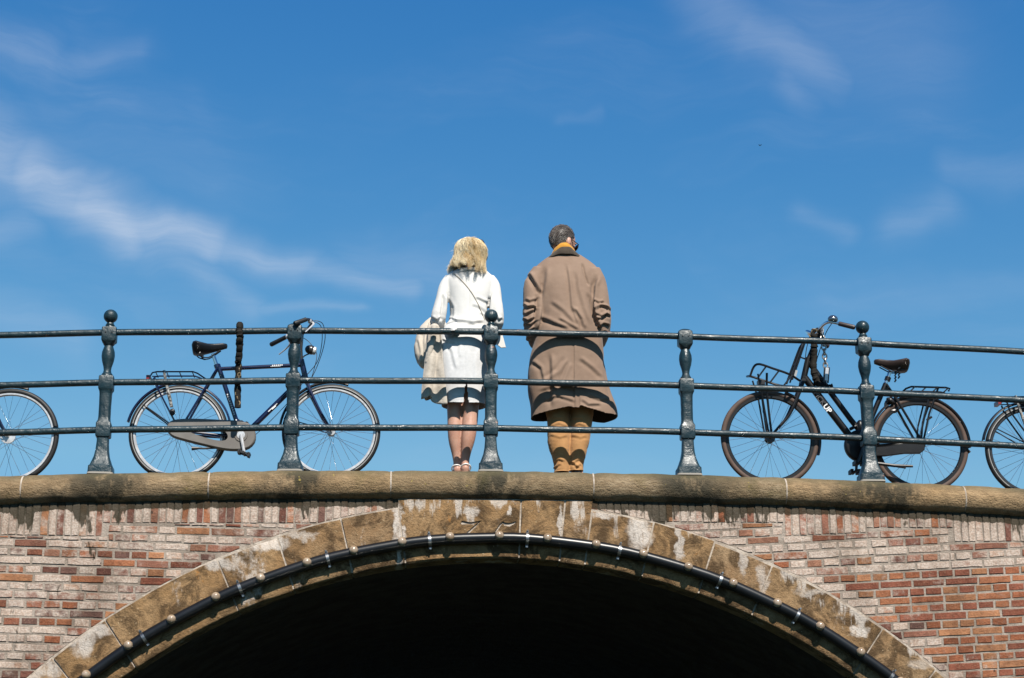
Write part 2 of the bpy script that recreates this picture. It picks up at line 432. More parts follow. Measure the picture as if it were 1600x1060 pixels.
def mat_mortar():
    nt, setp, pos, p = material('mortar')
    x, y, z = nt.xyz(pos)
    c = nt.mix(nt.mapr(nt.noise(pos, 9, 5, .65), .38, .62), (.31, .262, .222), (.215, .178, .146))
    dirt = nt.mapr(nt.noise(nt.vm('ADD', pos, (2, 4, 8)), 2.4, 7, .72), .44, .66)
    c = nt.mix(nt.m('MULTIPLY', dirt, .52), c, nt.mix(1.0, c, (.38, .34, .30), 'MULTIPLY'))
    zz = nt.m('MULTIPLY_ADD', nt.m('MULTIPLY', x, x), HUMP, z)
    alg_shade = nt.m('ADD', nt.m('ADD', nt.mapr(zz, -.46, -.26, 0, .14, False), nt.mapr(zz, -.285, -.235, 0, .4)), nt.noise(nt.scale(pos, (1, 1, .35)), 6.5, 4, .7))  # algae streaks, and the coping's shade painted near-black into the upper mortar
    c = nt.mix(nt.m('MULTIPLY', nt.mapr(alg_shade, .67, .73), .9), c, (.020, .018, .010))
    setp(Base_Color=c, Roughness=.95, Specular_IOR_Level=.1, Normal=nt.bump(nt.noise(pos, 90, 4, .65), .8, .01))
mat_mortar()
mat_simple('lime_mortar', (.40, .345, .29), .95, .1, col2=(.25, .205, .165), nscale=14, bump=.8, bscale=60, bdist=.01)
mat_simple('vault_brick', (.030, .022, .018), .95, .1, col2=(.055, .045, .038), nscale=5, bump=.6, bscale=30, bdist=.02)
mat_simple('paving', (.16, .14, .125), .9, .2, col2=(.22, .19, .17), nscale=7, bump=.5, bscale=40)
mat_simple('water', (.02, .03, .022), .08, .5, bump=.35, bscale=1.1, bdist=.08)
mat_simple('tube_plastic', (.0035, .004, .005), .33, .35, col2=(.006, .0065, .008), nscale=6, bump=.05)
mat_simple('bulb_glass', (.215, .15, .095), .16, .6, col2=(.29, .225, .165), nscale=30, Coat_Weight=.6)
mat_simple('socket', (.30, .24, .17), .5, .4)
mat_simple('galvanised', (.30, .31, .32), .35, .5, 1.0, col2=(.20, .19, .18), nscale=40)

# ------------------------------------------------------------------ bridge
AC = Vector((-.11, 0, -4.73)); R_OUT, R_IN, R_TUBE = 4.49, 4.112, 4.243
WALLY, RINGY = -.10, -.114
DEPTH = 9.6; XEND = 6.2; WATER = -4.15
bridge = thing('canal_bridge', 'humpbacked brick canal bridge with a wide stone arch and rounded sandstone coping', 'bridge', (AC.x, 0, WATER))
def arc_pts(r, a0, a1, n): return [(AC.x + r * math.sin(a0 + (a1 - a0) * i / n), AC.z + r * math.cos(a0 + (a1 - a0) * i / n)) for i in range(n + 1)]
AMAX = R(78)
# mortar backing of the two spandrels: wall plane with the arch opening left out
def spandrel(sgn):
    mb = MB(); n = 60; rows = []
    for i in range(n + 1):
        a = AMAX * i / n * sgn
        x = AC.x + (R_IN + .03) * math.sin(a); zb = AC.z + (R_IN + .03) * math.cos(a)
        rows.append((x, zb))
    rows += [(AC.x + sgn * 4.3, WATER - .3), (sgn * XEND, WATER - .3)]
    for y in (WALLY + .012, .30):
        pass
    V = []; Fs = []
    for (x, zb) in rows:
        V += [(x, WALLY - .0005, zb), (x, WALLY - .0005, gz(x) - .16), (x, .35, zb), (x, .35, gz(x) - .16)]
    for i in range(len(rows) - 1):
        a, b = i * 4, i * 4 + 4
        Fs += [(a, b, b + 1, a + 1), (a + 3, b + 3, b + 2, a + 2), (a + 2, b + 2, b, a), (a + 1, b + 1, b + 3, a + 3)]
    mb.add(V, Fs)
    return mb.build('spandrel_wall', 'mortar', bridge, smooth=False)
wall_l, wall_r = spandrel(-1), spandrel(1)

def clip(poly, nx, nz, d):
    """keep the side where nx*x + nz*z >= d"""
    out = []
    for i in range(len(poly)):
        a, b = poly[i], poly[(i + 1) % len(poly)]
        fa = nx * a[0] + nz * a[1] - d; fb = nx * b[0] + nz * b[1] - d
        if fa >= 0: out.append(a)
        if (fa >= 0) != (fb >= 0):
            t = fa / (fa - fb); out.append((a[0] + (b[0] - a[0]) * t, a[1] + (b[1] - a[1]) * t))
    return out
def parea(p): return abs(sum(p[i][0] * p[(i + 1) % len(p)][1] - p[(i + 1) % len(p)][0] * p[i][1] for i in range(len(p)))) / 2
def rough_poly(poly, j):
    out = []
    for i in range(len(poly)):
        a = Vector(poly[i]); b = Vector(poly[(i + 1) % len(poly)])
        L = (b - a).length
        out.append((a.x + random.uniform(-j, j), a.y + random.uniform(-j, j)))
        k = 2 if L > .15 else (1 if L > .06 else 0)
        for q in range(k):
            m = a.lerp(b, (q + 1) / (k + 1)); out.append((m.x + random.uniform(-j, j), m.y + random.uniform(-j, j)))
    return out
# soldier course under the coping: (x from, x to, bottom z) steps as in the masonry
def sold_bot(x):
    s = 0
    for a, b, z0, z1 in [(-7, -2.70, -.47, -.493), (-2.70, -.80, -.402, -.385), (.52, 1.84, -.36, -.352), (1.84, 2.42, -.447, -.415), (2.42, 2.985, -.382, -.376), (2.985, 7, -.471, -.43)]:
        if a <= x < b: return z0 + (z1 - z0) * (x - a) / (b - a)
    return -.36
PAL = [(.200, .070, .034), (.25, .098, .048), (.165, .056, .034), (.27, .125, .062), (.125, .052, .038), (.18, .078, .052), (.24, .115, .072), (.11, .058, .046), (.21, .10, .064), (.18, .068, .040)]
def brick_col(x, z, right):
    c = list(random.choice(PAL)); k = random.uniform(.8, 1.4)
    n = mnoise.fractal(Vector((x * 1.1, z * 2.2, 3 if right else 9)), 1, 2, 3)
    if right:
        edge = -.70 + .07 * (x - 2.3)             # below this line the wall is newer, clean brick
        near = math.hypot(x - AC.x, z - AC.z) - R_OUT
        if z < edge and near > .16 - .25 * max(0, -1.1 - z):
            w = random.choice([.06, .1, .14, .3]); c = list(random.choice(PAL[:4] + PAL[2:3])); 
        else: w = random.choice([.25, .5, .62, .75, .85, .95, 1.0]) + .15 * n
    else:
        w = random.choice([.15, .35, .5, .6, .7, .78, .86, .95]) + .22 * n
        if -1.12 < z < -.88 and x > -3.2: w -= .25
    return (c[0] * k, c[1] * k, c[2] * k, max(0.02, min(1.0, w)))
cand = []          # (area seen, polygon, colour, name, wall)
def visible(poly):
    return all(-3.5 < p[0] < 3.6 and p[1] > -1.5 for p in poly)
def add_brick(poly, name, wall, right, cutarch=True, bottom=None):
    if cutarch:
        cx = sum(p[0] for p in poly) / len(poly); cz = sum(p[1] for p in poly) / len(poly)
        a = math.atan2(cx - AC.x, cz - AC.z)
        nx, nz = math.sin(a), math.cos(a)
        poly = clip(poly, nx, nz, nx * AC.x + nz * AC.z + R_OUT + .012)
        if len(poly) < 3 or parea(poly) < .0006: return
    if bottom is not None:
        cx = sum(p[0] for p in poly) / len(poly)
        poly = clip(poly, 0, -1, -(bottom - .010))
        if len(poly) < 3 or parea(poly) < .0006: return
    cx = sum(p[0] for p in poly) / len(poly); cz = sum(p[1] for p in poly) / len(poly)
    cand.append((parea(poly) * (1 if visible(poly) else 0), poly, brick_col(cx, cz, right), name, wall))
HC, JT = .0573, .0155      # course pitch, joint
for right in (False, True):
    wall = wall_r if right else wall_l
    sl_ = .060 if right else -.019           # the courses are not level: they run up to the right, down on the left
    x0 = .5 if right else -5.4; x1 = 5.4 if right else -.75
    xr = 2.4 if right else -2.6
    nrow = 0
    for row in range(-4, 46):
        zc = -.36 - row * HC - (0 if right else .005) + random.uniform(-.0015, .0015)
        hdr = row % 2 == 0
        L = .1165 if hdr else .232
        x = x0 + random.uniform(-.03, 0) + (0 if hdr else -.056)
        while x < x1:
            l = L * random.uniform(.94, 1.04)
            if not hdr and random.random() < .07: l = .1165
            xa, xb = x + JT * .5, x + l - JT * .5
            za = zc + sl_ * (xa - xr) * (1.0 if True else 1); zb = zc + sl_ * (xb - xr)
            h = (HC - JT + random.uniform(-.003, .004))
            poly = [(xa, za - h), (xb, zb - h), (xb, zb), (xa, za)]
            cuts = [xa] + [c_ for c_ in (-2.70, 1.84, 2.42, 2.985) if za > -.56 and xa + .012 < c_ < xb - .012] + [xb]
            for ca_, cb2 in zip(cuts[:-1], cuts[1:]):
                pp = poly
                if len(cuts) > 2: pp = clip(clip(poly, 1, 0, ca_ + (0 if ca_ == xa else .004)), -1, 0, -cb2 + (0 if cb2 == xb else .004))
                sb = sold_bot((ca_ + cb2) / 2)
                if za - h < sb - .010 and za - h > -2.6:
                    add_brick(pp, 'brick', wall, right, True, sb if max(za, zb) > sb - .011 else None)
            x += l
# soldiers
for right in (False, True):
    wall = wall_r if right else wall_l
    x = .53 if right else -5.4; xe = 5.4 if right else -.80
    while x < xe:
        w = random.uniform(.047, .055)
        xa, xb = x + .005, x + w - .004
        sb = max(sold_bot(xa), sold_bot(xb)); tz = gz(x) - .195
        add_brick([(xa, sb), (xb, sb), (xb + random.uniform(-.003, .003), tz), (xa + random.uniform(-.003, .003), tz)], 'soldier_brick', wall, right)
        x += w
cand.sort(key=lambda c: -c[0])
nb = {'brick': 0, 'soldier_brick': 0}; rest = {}
for ar, poly, colr, name, wall in cand:
    jit = .0026 if colr[3] > .25 else .0016
    poly = rough_poly(poly, jit)
    mb = MB().prism(poly, WALLY - random.uniform(.0028, .0075), WALLY + .05, .0025)
    if ar > 0 and nb[name] < 295:
        nb[name] += 1
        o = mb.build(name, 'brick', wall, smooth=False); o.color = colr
    else:
        r_ = rest.setdefault((wall.name, name), (MB(), [], wall))
        r_[1].extend([colr] * len(mb.f)); r_[0].add(mb.v, mb.f)
for (wn, name), (mb, cols, wall) in rest.items():
    me = mb.mesh('bricks', world_org(wall))
    at_ = me.attributes.new('tint', 'FLOAT_COLOR', 'FACE')
    at_.data.foreach_set('color', np.array(cols, dtype=np.float32).ravel())
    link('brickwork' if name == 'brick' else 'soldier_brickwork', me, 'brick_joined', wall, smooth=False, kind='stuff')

# arch ring: long stones, joints where the photograph has them
JA = [-76, -70.5, -65, -59.5, -54, -48.5, -43.5, -40.2, -35.0, -24.5, -19.1, -13.5, -8.5, 2.1, 5.9, 8.3, 13.75, 19.25, 24.6, 35.4, 41, 47, 53, 59, 65, 70.5, 76]
stones = []
for i in range(len(JA) - 1):
    g = .0065 / R_OUT
    a0, a1 = R(JA[i]) + g, R(JA[i + 1]) - g
    n = max(2, int((a1 - a0) / R(1.3)))
    key = -9 < JA[i] < 8.2
    if key:
        x0_, x1_ = AC.x + R_OUT * math.sin(a0), AC.x + R_OUT * math.sin(a1)
        ztop = -.222
        out = [(AC.x + (ztop - AC.z) * math.tan(a0 + (a1 - a0) * k / n), ztop) for k in range(n + 1)]
    else:
        ro = R_OUT + random.uniform(-.012, .008)
        out = arc_pts(ro, a0, a1, n)
        out = [(x, z + .006 * mnoise.noise(Vector((x * 9, z * 9, 1)))) for x, z in out]
        out = [(x, min(z, gz(x) - .24)) for x, z in out]
    inn = arc_pts(R_IN, a0, a1, n)
    poly = out + inn[::-1]
    # front face as a quad strip so it can carry relief; rounded lower arris
    mb = MB(); yf = RINGY - random.uniform(0, .008)
    nr = 7; rings = []
    for k in range(n + 1):
        o_, i_ = Vector((out[k][0], 0, out[k][1])), Vector((inn[k][0], 0, inn[k][1]))
        rr = [Vector((o_.x, .10, o_.z)), Vector((o_.x, yf + .010, o_.z))]
        for q in range(nr):
            t = (.010 + (.97 - .010) * q / (nr - 1))
            p_ = o_.lerp(i_, t)
            dy = .006 * mnoise.fractal(Vector((p_.x * 5, i * 3.1, p_.z * 5)), 1, 2, 3)
            rr.append(Vector((p_.x, yf + dy + (.004 if k in (0, n) else 0), p_.z)))
        rr += [Vector((i_.x, yf + .012, i_.z)), Vector((i_.x, .10, i_.z))]
        rings.append(rr)
    mb.loft(rings, True, True)
    stones.append((JA[i], mb))
keystone = None
for a, mb in stones:
    o = mb.build('keystone' if a == -8.5 else 'arch_stone', 'arch_stone', bridge, smooth=True, angle=50)
    if a == -8.5: keystone = o
# mortar of the ring joints, a little behind the stone faces
mb = MB(); aa = [R(-76 + 152 * k / 120) for k in range(121)]
mb.loft([[Vector((AC.x + r * math.sin(a), y, AC.z + r * math.cos(a))) for r, y in ((R_OUT + .010, RINGY + .006), (R_OUT + .010, .1), (R_IN + .008, .1), (R_IN + .008, RINGY + .006))] for a in aa])
mb.build('ring_mortar', 'lime_mortar', bridge, smooth=False)
mb = MB(); mb.prism([(-.776, -.30), (.528, -.30), (.528, -.20), (-.776, -.20)], RINGY + .0065, .1); mb.build('crown_mortar', 'lime_mortar', bridge, smooth=False)

# numerals cut into the keystone: wedge-shaped strokes taken out of the stone
def stroke(pts, w):
    L = []; Rr = []
    for i, p in enumerate(pts):
        a = Vector(pts[max(0, i - 1)]); b = Vector(pts[min(len(pts) - 1, i + 1)]); t = (b - a).normalized(); nn = Vector((-t.y, t.x))
        L.append(tuple(Vector(p) + nn * w[i])); Rr.append(tuple(Vector(p) - nn * w[i]))
    return L + Rr[::-1]
def k2(px, py): v = at(px, py, RINGY); return (v.x, v.z)
cut = MB()
cut.prism(stroke([k2(720.5, 816), k2(722, 817), k2(735, 818), k2(752.5, 814.5)], [.014, .013, .007, .003]), RINGY - .06, RINGY + .028)
cut.prism(stroke([k2(750, 815), k2(742, 823), k2(730, 834), k2(726, 842)], [.003, .007, .008, .007]), RINGY - .0605, RINGY + .026)
cut.prism(stroke([k2(768, 842), k2(773, 833.5), k2(782, 820), k2(787, 815.5)], [.006, .006, .006, .005]), RINGY - .06, RINGY + .026)
cut.prism(stroke([k2(785, 816), k2(789, 819.5), k2(796, 820.5), k2(803, 817.5), k2(806.5, 815)], [.004, .011, .012, .007, .002]), RINGY - .0605, RINGY + .028)
co = cut.build('cutter', None, None, smooth=False)
kb = keystone.modifiers.new('b', 'BOOLEAN'); kb.object = co; kb.operation = 'DIFFERENCE'; kb.solver = 'EXACT'; kb.use_self = True
bpy.context.view_layer.update()
km = bpy.data.meshes.new_from_object(keystone.evaluated_get(bpy.context.evaluated_depsgraph_get()))
if len(km.polygons) > 20:
    keystone.modifiers.clear(); keystone.data = km; km.set_sharp_from_angle(angle=R(35))
else: keystone.modifiers.clear()
keystone['label'] = 'broad keystone with two cut numerals half hidden by the light tube'
bpy.data.objects.remove(co)

# barrel vault behind the ring
mb = MB(); NA = 80
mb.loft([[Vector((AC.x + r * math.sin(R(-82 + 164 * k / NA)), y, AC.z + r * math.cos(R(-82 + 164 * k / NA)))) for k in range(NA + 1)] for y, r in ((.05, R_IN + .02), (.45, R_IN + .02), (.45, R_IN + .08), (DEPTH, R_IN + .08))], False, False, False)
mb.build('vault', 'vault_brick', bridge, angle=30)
# far face and abutments close the tunnel body
mb = MB()
for s_ in (-1, 1):
    mb.box((s_ * (4.05 + XEND) / 2 + AC.x, (.35 + DEPTH) / 2, (WATER - .3 + AC.z + 1.0) / 2), ((XEND - 4.05) / 2, (DEPTH - .36) / 2, abs(WATER - .3 - AC.z - 1.0) / 2))
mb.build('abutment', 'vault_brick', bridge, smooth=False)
# coping stones
CJ = [-6.2, -4.55, -3.286, -2.047, -.827, .547, 1.868, 3.106, 4.5, 6.2]
def coping(xa, xb):
    mb = MB(); n = max(10, int((xb - xa) / .022)); prof = []
    rc, cy_, cz_ = .098, -.075, -.105
    prof += [(.42, -.17), (.42, -.004), (.10, .0)]
    for k in range(13):
        a = R(90 + 15 * k); prof.append((cy_ + rc * math.cos(a), cz_ + (rc if k < 7 else rc + .006) * math.sin(a)))
    prof += [(-.06, -.212), (.0, -.214)]
    rings = []
    for i in range(n + 1):
        x = xa + (xb - xa) * i / n
        e = min(i, n - i); sh = .006 if e == 0 else (.0015 if e == 1 else 0)
        ring = []
        for j, (y, z) in enumerate(prof):
            q = Vector((x * 6, y * 14, z * 14))
            d = .0055 * mnoise.fractal(q, 1, 2, 4) if 2 <= j <= 14 else 0
            yy = y - cy_; zz = z - cz_; L = max(1e-4, math.hypot(yy, zz))
            k_ = (d - sh) if 2 < j <= 15 else 0
            ring.append(Vector((x, y + yy / L * k_, gz(x) + z + zz / L * k_)))
        rings.append(ring)
    mb.loft(rings, True, True)
    return mb.build('coping_stone', 'coping_stone', bridge, angle=60)
for a, b in zip(CJ[:-1], CJ[1:]): coping(a + .0035, b - .0035)
for xj in CJ[1:-1]:
    jr = [(.40, -.006), (.10, -.004)] + [(-.075 + .0945 * math.cos(R(90 + 15 * k)), -.105 + .0945 * math.sin(R(90 + 15 * k))) for k in range(13)] + [(0, -.20)]
    MB().loft([[Vector((x, y, gz(x) + z)) for y, z in jr] for x in (xj - .005, xj + .005)]).build('coping_joint', 'lime_mortar', bridge)
mb = MB(); n = 60
mb.loft([[Vector((x, y, gz(x) + z)) for y, z in ((-.135, -.06), (-.135, -.16), (.3, -.16), (.3, -.02), (-.07, -.02))] for x in [-6.19 + 12.38 * k / n for k in range(n + 1)]])
mb.build('coping_bed', 'lime_mortar', bridge)
# deck
mb = MB(); n = 60
mb.loft([[Vector((x, y, gz(x) + z)) for y, z in ((.424, -.003), (DEPTH, -.003), (DEPTH, -.2), (.424, -.2))] for x in [-6.2 + 12.4 * k / n for k in range(n + 1)]])
struct(mb.build('street', 'paving'))
mb = MB(); mb.add([(-900, -900, WATER), (900, -900, WATER), (900, 900, WATER), (-900, 900, WATER)], [(0, 1, 2, 3)])
struct(mb.build('water', 'water', smooth=False))

# ------------------------------------------------------------------ railing
railing = thing('railing', 'dark teal iron railing with turned posts and three round rails along the bridge', 'railing', (0, 0, gz(0)))
ref = at(157, 738, 0).z
def pz(py, px=162): return at(px, py, 0).z - ref
def post_parts(ball):
    mb = MB()
    T = [(0, .083, 16), (pz(728), .081, 16), (pz(726), .074, 8), (pz(721), .066, 7), (pz(712), .052, 7), (pz(702), .044, 7), (pz(690), .040, 7), (pz(682), .039, 7),
         (pz(680.8), .0475, 9), (pz(679), .050, 18), (pz(660), .050, 18), (pz(658), .047, 9), (pz(655), .042, 5), (pz(650), .0405, 3.4), (pz(630), .0405, 3.4), (pz(614), .042, 3.4), (pz(610), .043, 5),
         (pz(607.5), .047, 9), (pz(606), .050, 18), (pz(588), .050, 18), (pz(586), .048, 8), (pz(585), .039, 2), (pz(582.5), .038, 2), (pz(580), .029, 2), (pz(576), .025, 2), (pz(571), .028, 2),
         (pz(562), .040, 2), (pz(554), .0455, 2), (pz(547), .043, 2), (pz(541), .034, 2), (pz(538), .029, 2), (pz(536.6), .036, 2), (pz(534), .040, 3), (pz(532), .047, 7), (pz(530), .050, 18), (pz(512), .050, 18), (pz(510), .047, 8)]
    if ball: T += [(pz(509), .033, 2), (pz(507), .030, 2), (pz(505.5), .032, 2), (pz(504), .026, 2), (pz(502), .024, 2)]
    else: T += [(pz(507), .030, 6), (pz(505), .006, 4)]
    rings = []
    for z, hw, p in T: rings.append(ring16(0, 0, z, hw, p, 24))
    mb.loft(rings)
    return mb
meshes = {}
for b in (0, 1):
    me = post_parts(b).mesh('post'); finish(me, True, 28); me.materials.append(MAT['railing_paint']); meshes[b] = me
bm_ = MB(); zc = pz(491.5); bm_.ell((0, 0, zc), (.0485, .0485, .0485), None, 24, 16)
ballm = bm_.mesh('finial'); finish(ballm, True, 60); ballm.materials.append(MAT['railing_paint'])
mat_simple('bolt_hole', (.006, .008, .009), .6, .3)
bh = MB(); bh.lathe((0, -.0505, pz(519)), [(-.004, .0045), (.003, .0045)], 10, Vector((0, 1, 0)))
bhm = bh.mesh('bolt'); finish(bhm, True, 30); bhm.materials.append(MAT['bolt_hole'])
mat_simple('bedding', (.22, .205, .18), .95, .1)
bd = MB(); bd.loft([ring16(0, 0, -.004, .089, 8), ring16(0, 0, .0085, .086, 8)]); bdm = bd.mesh('bedding'); finish(bdm); bdm.materials.append(MAT['bedding'])
BALLS = {-2.79, -.147, 2.492}
for x in POSTX:
    ball = 1 if x in BALLS else 0
    o = bpy.data.objects.new('post', meshes[ball]); COL.objects.link(o); o.parent = railing; o.location = (x, 0, gz(x) - gz(0) + .008)
    o.rotation_euler = (0, 0, R(random.uniform(-3, 3)))
    for nm, me, on, lo in (('finial', ballm, ball, (0, 0, 0)), ('bolt', bhm, 1, (-.022, 0, 0)), ('bolt', bhm, 1, (.022, 0, 0)), ('bedding', bdm, 1, (0, 0, -.008))):
        if on:
            c = bpy.data.objects.new(nm, me); COL.objects.link(c); c.parent = o; c.location = lo
RZ = {'top': 1.006, 'mid': .648, 'low': .314}
def rz(k, x): return RZ[k] + gz(x)
for k in ('top', 'mid', 'low'):
    for a, b in zip(POSTX[:-1], POSTX[1:]):
        pts = []; n = 14
        for i in range(n + 1):
            x = a + .02 + (b - a - .04) * i / n
            pts.append((x, .003 * math.sin(x * 2.1), rz(k, x) + .002 * math.sin(x * 5 + len(k))))
        MB().tube(pts, .0232, 14).build('rail', 'railing_paint', railing)

# ------------------------------------------------------------------ light tube on the arch
lights = thing('light_string', 'black tube with round frosted bulbs following the stone arch', 'light string', (AC.x, RINGY, AC.z + R_TUBE))
ty = RINGY - .041
pts = [(AC.x + R_TUBE * math.sin(R(a)), ty, AC.z + R_TUBE * math.cos(R(a)) + .002 * math.sin(a * .7)) for a in np.arange(-60, 60.1, 1.5)]
MB().tube(pts, .0370, 16).build('tube', 'tube_plastic', lights)
bulbs = [-34.44 - 4.33 * k for k in range(5, 0, -1)] + [-34.44, -30.14, -25.83, -21.59, -17.27, -12.99, -8.59, -4.27, .19, 4.55, 8.98, 13.33, 17.56, 21.83, 26.17, 30.49, 34.74] + [34.74 + 4.33 * k for k in range(1, 6)]
for a in bulbs:
    c = Vector((AC.x + (R_TUBE + .008) * math.sin(R(a)), ty - .042, AC.z + (R_TUBE + .008) * math.cos(R(a))))
    o = MB().ell(c, (.0305, .0305, .0305), None, 20, 14).build('bulb', 'bulb_glass', lights, angle=80)
    MB().lathe(c, [(-.004, .021), (.012, .024), (.03, .024)], 14, Vector((0, 1, 0))).build('socket', 'socket', o)
for a in [-41, -33.0, -24.9 + 1.3, -15.4, -6.1, 2.75, 11.2, 20.7, 28.3, 38.2, 46]:
    ca = Vector((AC.x + R_TUBE * math.sin(R(a)), ty, AC.z + R_TUBE * math.cos(R(a)))); rad = Vector((math.sin(R(a)), 0, math.cos(R(a)))); tan = Vector((rad.z, 0, -rad.x))
    rings = []
    for k in range(25):
        q = 2 * PI * k / 24; e = rad * math.cos(q) + Vector((0, 1, 0)) * math.sin(q)
        rings.append([ca + e * (.0382 + h) + tan * w for h, w in ((-.002, -.010), (.002, -.010), (.002, .010), (-.002, .010))])
    o = MB().loft(rings, False, False).build('clamp', 'galvanised', lights)
    m2 = MB()
    for sgn in (1, -1):
        b0 = ca + rad * (.055 * sgn) + Vector((0, .0, 0))
        m2.tube([b0 + Vector((0, .05, 0)), b0 - Vector((0, .008, 0))], .006, 8)
        m2.box(b0 + Vector((0, .03, 0)) - rad * .012 * sgn, (.009, .004, .012), Matrix.Rotation(R(a), 3, 'Y'))
    m2.build('clamp_screw', 'galvanised', o)

# ------------------------------------------------------------------ bicycles
mat_simple('rubber', (.008, .008, .009), .55, .35, col2=(.014, .014, .015), nscale=14)
mat_simple('rubber_brown', (.066, .043, .034), .7, .3, col2=(.085, .056, .045), nscale=9)
mat_simple('reflective', (.26, .26, .255), .35, .6)
mat_simple('alloy', (.58, .58, .58), .25, .6, .35, col2=(.44, .44, .45), nscale=25)
mat_simple('chrome', (.70, .70, .71), .12, .6, 1.0)
mat_simple('dark_alloy', (.035, .035, .037), .3, .5, .4)
mat_simple('navy_paint', (.0035, .006, .030), .22, .55, Coat_Weight=.5)
mat_simple('black_paint', (.0035, .0035, .0045), .38, .32, col2=(.006, .006, .0065), nscale=11)
mat_simple('grey_plastic', (.14, .13, .12), .45, .4, col2=(.115, .106, .098), nscale=5)
mat_simple('leather_black', (.007, .008, .012), .38, .45, bump=.15, bscale=160)
mat_simple('leather_brown', (.030, .019, .016), .42, .45, bump=.15, bscale=160)
mat_simple('red_plastic', (.20, .015, .015), .3, .5)
mat_simple('white_print', (.62, .62, .62), .4, .4)
mat_simple('grey_print', (.05, .05, .053), .4, .4)
mat_simple('bell_steel', (.22, .22, .22), .15, .6, .9)
mat_simple('lamp_glass', (.45, .45, .44), .08, .7)
mat_simple('strap_rubber', (.02, .02, .02), .7, .3, col2=(.30, .30, .29), nscale=55)

def wheel(parent, c, Ro, name_label, tyre_mat, rim_mat, stripe=None, tr=.019, rd=.034, drum=0.0, hubmat='alloy', hub_w=.05, phase=0.0, flat=1.0):
    """wheel is the rim mesh; tyre, spokes and hub hang under it"""
    Rt = Ro - tr
    rim = MB()
    prof = [(Rt - .006, -.013), (Rt - .006, .013), (Rt - rd + .006, .0125), (Rt - rd, .005), (Rt - rd, -.005), (Rt - rd + .006, -.0125)]
    rings = []
    for i in range(73):
        a = 2 * PI * i / 72; e = Vector((math.cos(a), 0, math.sin(a)))
        rings.append([c + e * r + Vector((0, y, 0)) for r, y in prof])
    rim.loft(rings, False, False)
    w = rim.build('wheel', rim_mat, parent, angle=35, label=name_label)
    MB().torus(c, Rt, tr, nu=72, nv=12).build('tyre', tyre_mat, w, angle=80)
    if stripe:
        for sgn in (-1,):
            rings = []
            for i in range(73):
                a = 2 * PI * i / 72; e = Vector((math.cos(a), 0, math.sin(a)))
                rings.append([c + e * (Rt - .004 + .0195 * math.cos(q)) + Vector((0, sgn * (tr + .0006) * math.sin(q), 0)) for q in (R(78), R(86), R(93))])
            MB().loft(rings, False, False, False).build('reflective_band', stripe, w)
    sp = MB(); nsp = 32
    for i in range(nsp):
        a = 2 * PI * i / nsp + phase; side = 1 if i % 2 else -1; cr = .55 if (i // 2) % 2 else -.55
        hr = .028 + drum * .6
        sp.tube([c + Vector((math.cos(a + cr * 1.6) * hr, side * hub_w * .5, math.sin(a + cr * 1.6) * hr)), c + Vector((math.cos(a) * (Rt - rd), side * .003, math.sin(a) * (Rt - rd)))], .00125, 4, False)
    sp.build('spokes', 'chrome', w, kind='stuff')
    hb = MB(); hb.lathe(c, [(-hub_w * .95, .006), (-hub_w * .9, .010), (-hub_w * .6, .011), (-hub_w * .55, .030 + drum), (-hub_w * .45, .031 + drum), (-hub_w * .4, .017 + drum * .7), (hub_w * .4, .017 + drum * .7), (hub_w * .45, .030 + drum * .5), (hub_w * .55, .030 + drum * .5), (hub_w * .6, .011), (hub_w * .95, .007)], 20, Vector((0, 1, 0)))
    hb.build('hub', hubmat, w, angle=30)
    return w
def mudguard(parent, c, Rg, a0, a1, mat, w=.024, name='mudguard'):
    rings = []; n = 40
    for i in range(n + 1):
        a = a0 + (a1 - a0) * i / n; e = Vector((math.cos(a), 0, math.sin(a)))
        prof = [(-w, -.012), (-w * .8, -.002), (0, .004), (w * .8, -.002), (w, -.012), (w * .75, -.006), (0, 0), (-w * .75, -.006)]
        rings.append([c + e * (Rg + r) + Vector((0, y, 0)) for y, r in prof])
    return MB().loft(rings).build(name, mat, parent, angle=40)
def strip_ring(outer, inner, y0, y1):
    mb = MB(); n = len(outer); V = []
    rnd = inset(outer, .011); mid = [(y0 + .010) for _ in outer]
    mb.loft([[Vector((p[0], y, p[1])) for p in P] for P, y in ((rnd, y0), (inset(outer, .004), y0 + .004), (outer, y0 + .014), (outer, y1))], False, False)
    outer2 = rnd
    for y in (y0, y1):
        for P in (outer2 if y == y0 else outer, inner): V += [(p[0], y, p[1]) for p in P]
    Fs = []
    for i in range(n):
        j = (i + 1) % n; o0, i0, o1, i1 = 0, n, 2 * n, 3 * n
        Fs += [(o0 + i, o0 + j, i0 + j, i0 + i), (o1 + j, o1 + i, i1 + i, i1 + j), (i0 + i, i0 + j, i1 + j, i1 + i)]
    return mb.add(V, Fs)
def resample(P, n):
    P = [Vector(p) for p in P]; P2 = P + [P[0]]; L = [0]
    for a, b in zip(P2[:-1], P2[1:]): L.append(L[-1] + (b - a).length)
    out = []
    for k in range(n):
        t = L[-1] * k / n
        i = max(j for j in range(len(L) - 1) if L[j] <= t)
        out.append(tuple(P2[i].lerp(P2[i + 1], (t - L[i]) / max(1e-6, L[i + 1] - L[i]))))
    return out
def text_mesh(body, size, mat, parent, M, name, bold=.0):
    cu = bpy.data.curves.new('t', 'FONT'); cu.body = body; cu.size = size; cu.extrude = .0006; cu.offset = bold; cu.align_x = 'CENTER'; cu.align_y = 'CENTER'
    cu.resolution_u = 3
    o = bpy.data.objects.new('t', cu); COL.objects.link(o); bpy.context.view_layer.update()
    me = bpy.data.meshes.new_from_object(o.evaluated_get(bpy.context.evaluated_depsgraph_get()))
    bpy.data.objects.remove(o)
    me.transform(Matrix.Translation(-world_org(parent)) @ M)
    me.materials.clear()
    return link(name, me, mat, parent, raw=True)
